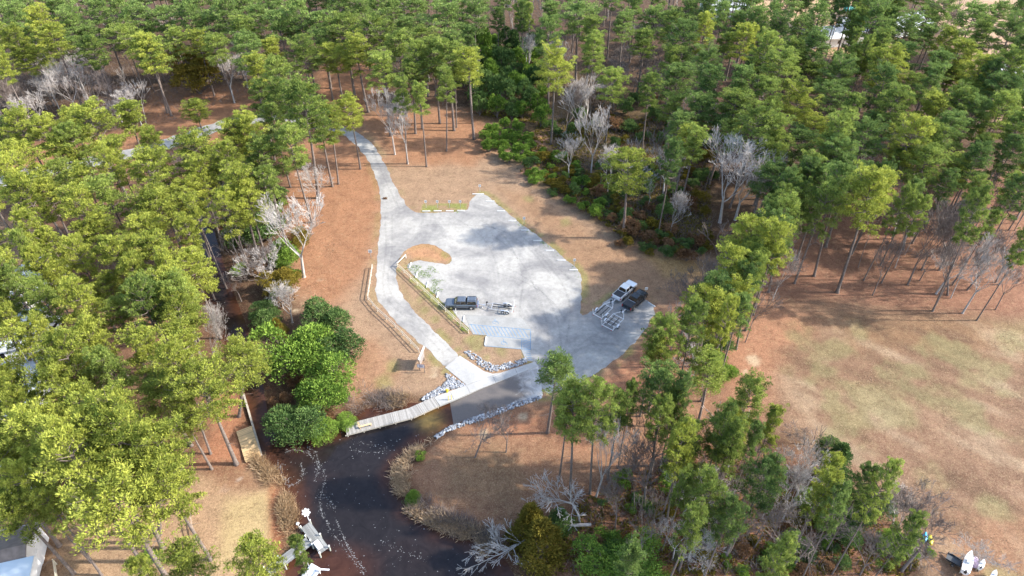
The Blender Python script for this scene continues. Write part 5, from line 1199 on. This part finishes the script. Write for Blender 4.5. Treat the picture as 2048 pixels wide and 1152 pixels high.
c3 = coup(g3, h3); e3 = P(1213.5, 657, .5); trailer('white boat trailer with many cross bars behind the black pickup', c3, math.atan2(c3[1]-e3[1], c3[0]-e3[0]), TRW, L=math.dist(c3[:2], e3[:2]), W=2.3, nx_=5, bl=.9)

# ------------------------------------------------------------------ houses glimpsed through the trees
SHING = mat('brown_shingles', (.22, .17, .14), .95, nscale=1.2, namt=.3, bump=.4); SHG = mat('pale_grey_shingles', (.46, .49, .53), .9, nscale=1.5, namt=.2); SIDE = mat('white_siding', (.74, .75, .76), .7, nscale=2, namt=.08)
def house(label, cx, cy, L, Wd, H, rz, roof, walls=SIDE, rise=2.0, z=None):
    b = P(cx, cy, H+1); o = thing('house', label, 'house', (b[0], b[1], 0), rz)
    mb = MB(); x, y = L/2, Wd/2
    mb.add([(-x, -y, 0), (x, -y, 0), (x, y, 0), (-x, y, 0), (-x, -y, H), (x, -y, H), (x, y, H), (-x, y, H), (-x, 0, H+rise*.98), (x, 0, H+rise*.98)], [(0, 1, 5, 4), (2, 3, 7, 6), (1, 2, 6, 9, 5), (3, 0, 4, 8, 7)]); wl = mb.build('wall', walls, o)
    mb = MB(); e = .45; k = rise/y*e
    for s_ in (-1, 1):
        q = [(-x-e, s_*(y+e), H-k), (x+e, s_*(y+e), H-k), (x+e, 0, H+rise), (-x-e, 0, H+rise)]; mb.loft([[(p[0], p[1], p[2]+.03) for p in q], [(p[0], p[1], p[2]+.18) for p in q]])
    mb.build('roof', roof, o)
    for s_ in (-1, 1):
        mb = MB(); mb.box((0, s_*(y+e+.02), H-k+.05), (L+2*e, .06, .24)); mb.build('fascia', WHITE, o)
        for i in range(3): mb = MB(); mb.box((-x+L*(i+.5)/3, s_*(y+.02), H*.55), (1.1, .08, 1.3)); wi = mb.build('window', WHITE, o); mb = MB(); mb.box((-x+L*(i+.5)/3, s_*(y+.065), H*.55), (.9, .02, 1.1)); mb.build('pane', GLASS, wi)
    mb = MB(); mb.box((x+.03, .8, 1.02), (.06, .95, 2.04)); mb.build('door', WHITE, o)
    return o
hh = house('house with brown weathered shingles and white trim at the bottom left corner', -48, 1122, 11, 8, 3.2, R(15), SHING)
q = P(30, 1140, 4.5); sh_ = thing('porch_dormer', 'small dormer with pale metal roof on the bottom left house', 'dormer', (q[0], q[1], 3.4), R(15)); 
mb = MB(); mb.box((0, 0, .3), (3.4, 2.0, 1.5)); mb.build('wall', SIDE, sh_); mb = MB(); mb.loft([[(-1.9, -1.2, 1.05), (1.9, -1.2, 1.05), (1.9, 1.2, 1.3), (-1.9, 1.2, 1.3)], [(-1.9, -1.2, 1.15), (1.9, -1.2, 1.15), (1.9, 1.2, 1.4), (-1.9, 1.2, 1.4)]]); mb.build('roof', mat('pale_metal_roof', (.6, .66, .68), .4, .3), sh_)
mb = MB(); mb.box((0, -1.02, .3), (1.4, .06, .9)); mb.build('window', GLASS, sh_)
sh_.parent = hh; sh_.matrix_parent_inverse = hh.matrix_basis.inverted() if False else hh.matrix_world.inverted()
for k_ in ('label', 'category'): del sh_[k_]
from mathutils import Matrix
mw = Matrix.Translation(hh.location) @ hh.rotation_euler.to_matrix().to_4x4(); sh_.matrix_parent_inverse = mw.inverted()
house('pale grey roofed house behind pines at the left edge, uppermost', 40, 555, 12, 8, 3, R(70), SHG)
house('pale roofed house under pines at the left edge, middle', 0, 655, 12, 9, 3, R(20), SHG)
house('pale roofed house under pines at the left edge, lowest', -5, 760, 12, 9, 3, R(15), SHG)
house('small white roofed building at the left woods edge', 32, 935, 4, 3, 2.4, R(20), SIDE)
house('white-roofed building glimpsed beyond the upper right pines', 1668, 58, 16, 9, 3, R(10), SIDE); house('pale building glimpsed through the far pines at the top', 1720, 45, 12, 9, 3, R(-15), SHG)
house('white building at the right edge behind the pines', 2040, 140, 14, 9, 3, R(-30), SIDE); house('pale roofed building at the top near the dirt road', 1815, 35, 14, 9, 3, R(25), SHG); house('grey building at the top edge right of centre', 1450, 5, 14, 9, 3, R(5), SHG)
# parked vehicles and tarps, left woods and far right
def small_car(label, x, y, rz, c_):
    b = P(x, y); o = thing('parked_car', label, 'car', b, rz); pt = car_paint('paint_%s' % label.split()[0], c_)
    mb = MB(); rg = lambda x, zt, w_=.9: [(x, -w_, .35), (x, -w_, zt-.12), (x, -w_*.9, zt), (x, w_*.9, zt), (x, w_, zt-.12), (x, w_, .35)]
    mb.loft([rg(2.2, .72, .8), rg(2.0, .85), rg(1.0, .98), rg(-1.6, 1.0), rg(-2.2, .92, .8)]); mb.build('body', pt, o)
    mb = MB(); mb.loft([[(1.1, -.8, .96), (1.1, .8, .96), (-1.7, .8, .96), (-1.7, -.8, .96)], [(.4, -.62, 1.42), (.4, .62, 1.42), (-1.2, .62, 1.42), (-1.2, -.62, 1.42)]]); mb.build('windows', GLASS, o)
    mb = MB(); mb.box((-.4, 0, 1.44), (1.5, 1.2, .05)); mb.build('roof', pt, o)
    for sx in (-1.35, 1.35):
        for s_ in (-1, 1): wheel(o, sx, s_*.8, .32, .2)
small_car('white car parked under pines on the left', 112, 655, R(95), (.8, .8, .8)); small_car('silver car parked under pines near the white one', 98, 655, R(60), (.55, .58, .62)); small_car('dark car parked beside the pale house', 66, 575, R(10), (.04, .05, .06))
for lb, x, y, c_, s_ in (('teal tarp over a boat glimpsed beyond the top pines', 1702, 20, (.05, .5, .45), 1), ('teal tarp at the right edge beside the white building', 2030, 152, (.05, .5, .45), 1.6)):
    b = P(x, y); o = thing('tarp_cover', lb, 'tarp', b, R(20)); mb = MB()
    mb.loft([[(-2.5*s_, -1.1, 0), (2.5*s_, -1.1, 0), (2.5*s_, 1.1, 0), (-2.5*s_, 1.1, 0)], [(-2.4*s_, -1.1, .9), (2.4*s_, -1, .9), (2.4*s_, 1, .9), (-2.4*s_, 1.1, .9)], [(-2*s_, -.15, 1.7), (2*s_, -.15, 1.5), (2*s_, .15, 1.5), (-2*s_, .15, 1.7)]]); mb.build('cover', mat('teal_tarp', c_, .6), o)
    mb = MB(); mb.box((0, 0, .1), (5.2*s_, .06, .06)); mb.build('tie_rope', BLACK, o)
# boats and kayaks in the lower right corner
def hull(mb, L, W, H, z0=.1, flat=.3, n=9):
    rs = []
    for i in range(n):
        f = i/(n-1); x = -L/2+L*f; w_ = W/2*(1-max(0, (f-.45)/.55)**2.2)*(.9+.1*min(1, f*4)) + .02; h = H*(1+.25*max(0, f-.5)); kz = z0+H*.5*max(0, (f-.7)/.3)**2
        rs.append([(x, -w_, z0+h), (x, -w_*.8, kz+H*.25), (x, 0, kz), (x, w_*.8, kz+H*.25), (x, w_, z0+h)])
    mb.loft(rs)
def boat(label, x, y, rz, L, W, z=.5):
    b = P(x, y, .6); o = thing('boat', label, 'boat', (b[0], b[1], z), rz); mb = MB(); hull(mb, L, W, .8); mb.build('hull', WHITE, o)
    mb = MB(); rs = []
    mb.box((-L*.12, 0, .86), (L*.6, W*.72, .1)); mb.build('deck', mat('boat_deck_grey', (.6, .6, .6), .6) if 'boat_deck_grey' not in bpy.data.materials else bpy.data.materials['boat_deck_grey'], o)
    mb = MB(); mb.box((-L*.05, 0, 1.0), (L*.14, W*.4, .35)); mb.build('console', WHITE, o); mb = MB(); mb.box((-L/2-.1, 0, .9), (L*.07, W*.25, .5)); mb.build('outboard_motor', BLACK, o)
    for s_ in (-1, 1): mb = MB(); mb.box((-L*.2, s_*W*.25, -.2), (L*.4, .1, .5)); mb.build('stand', WPOST, o)
boat('white pointed boat on stands in the bottom right corner', 1932, 1128, R(52), 3.4, 1.0)
boat('small white boat right of the pointed boat', 1961, 1131, R(48), 1.3, .5, .3); boat('white boat bow at the bottom edge beside the saplings', 1985, 1152, R(45), 1.4, .5, .2)
b = P(1948, 1126); o = thing('tarp_cover', 'crumpled lilac tarp heap beside the white boat', 'tarp', b); mb = MB(); r_ = random.Random(5)
rs = [[(r*math.cos(a)*r_.uniform(.8, 1.2), r*1.5*math.sin(a)*r_.uniform(.8, 1.2), h*r_.uniform(.85, 1.15)) for a in np.linspace(0, 5.9, 12)] for r, h in ((.6, .02), (.5, .4), (.35, .7), (.1, .8))]; mb.loft(rs); mb.build('cover', mat('lilac_tarp', (.55, .42, .56), .7), o); mb = MB(); mb.tube([(-.55, 0, .3), (0, 0, .76), (.55, 0, .3)], .03, 5); mb.build('rope', WHITE, o)
for lb, x, y, c_, rz in (('blue kayak leaning at the field corner of the thicket', 1849, 1076, (.05, .38, .7), 60), ('yellow kayak beside the blue one', 1860, 1082, (.8, .65, .05), 68)):
    b = P(x, y); o = thing('kayak', lb, 'kayak', (b[0], b[1], 0), R(rz), 'kayaks at the thicket edge'); o.scale = (.6, .75, .8); mb = MB(); rs = []
    for i in range(9):
        f = i/8; w_ = .42*math.sin(math.pi*min(max(f, .06), .94))**.6; rs.append([(-1.2+2.4*f, w_*math.cos(a), .28+.24*math.sin(a)) for a in np.linspace(0, 5.5, 8)])
    mb.loft(rs); mb.build('hull', mat('kayak_shell', c_, .35), o, True); mb = MB(); mb.tube([(0, 0, .50), (0, 0, .545)], [.26, .24], 12); mb.build('cockpit', BLACK, o)
b = P(1905, 1124); trl = thing('utility_trailer', 'dark utility trailer with drawbar in the bottom right corner', 'trailer', b, R(140)); trl.scale = (.75, .75, .75)
mb = MB(); mb.box((0, 0, .6), (2.3, 1.5, .08)); mb.build('bed', mat('dark_trailer_deck', (.06, .07, .08), .7), trl); mb = MB(); mb.bar((1.1, .5, .5), (2.4, 0, .5), .07); mb.bar((1.1, -.5, .5), (2.4, 0, .5), .07); mb.build('drawbar', BLACK, trl)
for s_ in (-1, 1): wheel(trl, -.1, s_*.88, .3, .2); mb = MB(); mb.box((0, s_*.74, .78), (2.3, .05, .28)); mb.build('side_board', BLACK, trl)
# fallen dead trees
def fallen(label, pts_, rads, seed, nb):
    o = thing('fallen_tree', label, 'fallen tree', P(*pts_[0][:2])); o0 = Vector(P(*pts_[0][:2])); w_ = [Vector(P(x, y, z_))-o0 for x, y, z_ in pts_]
    mb = MB(); mb.tube(w_, rads, 7); mb.build('trunk', BARE, o); mb = MB(); r_ = random.Random(seed)
    for i in range(nb):
        k = r_.uniform(.35, .99)*(len(w_)-1); j = int(k); p = w_[j]+(w_[min(j+1, len(w_)-1)]-w_[j])*(k-j); d = (w_[-1]-w_[0]).normalized()
        nd = (d*.7+Vector((r_.uniform(-.8, .8), r_.uniform(-.8, .8), r_.uniform(-.1, .6)))).normalized(); grow(mb, r_, p, nd, r_.uniform(1, 2.0), .06, 2, 5, .5, .1, .025)
    mb.build('branches', BARE, o)
fallen('white fallen tree hanging over the water below the peninsula', [(1092, 1060, 1.6), (1060, 1075, 1.7), (1030, 1092, 1.5), (1000, 1108, .9), (975, 1118, .2)], [.17, .14, .11, .07, .03], 3, 14)
fallen('pale fallen log pointing right from the cedars', [(1182, 1049, 1.2), (1140, 1051, 1.3), (1092, 1046, 1.4)], [.22, .19, .12], 4, 2)
fallen('arched dead white tree leaning over the peninsula grass', [(1160, 1048, .2), (1157, 1030, 2.2), (1145, 1008, 3.6), (1120, 1000, 3.6), (1095, 1005, 2.6)], [.16, .14, .11, .07, .03], 8, 16)
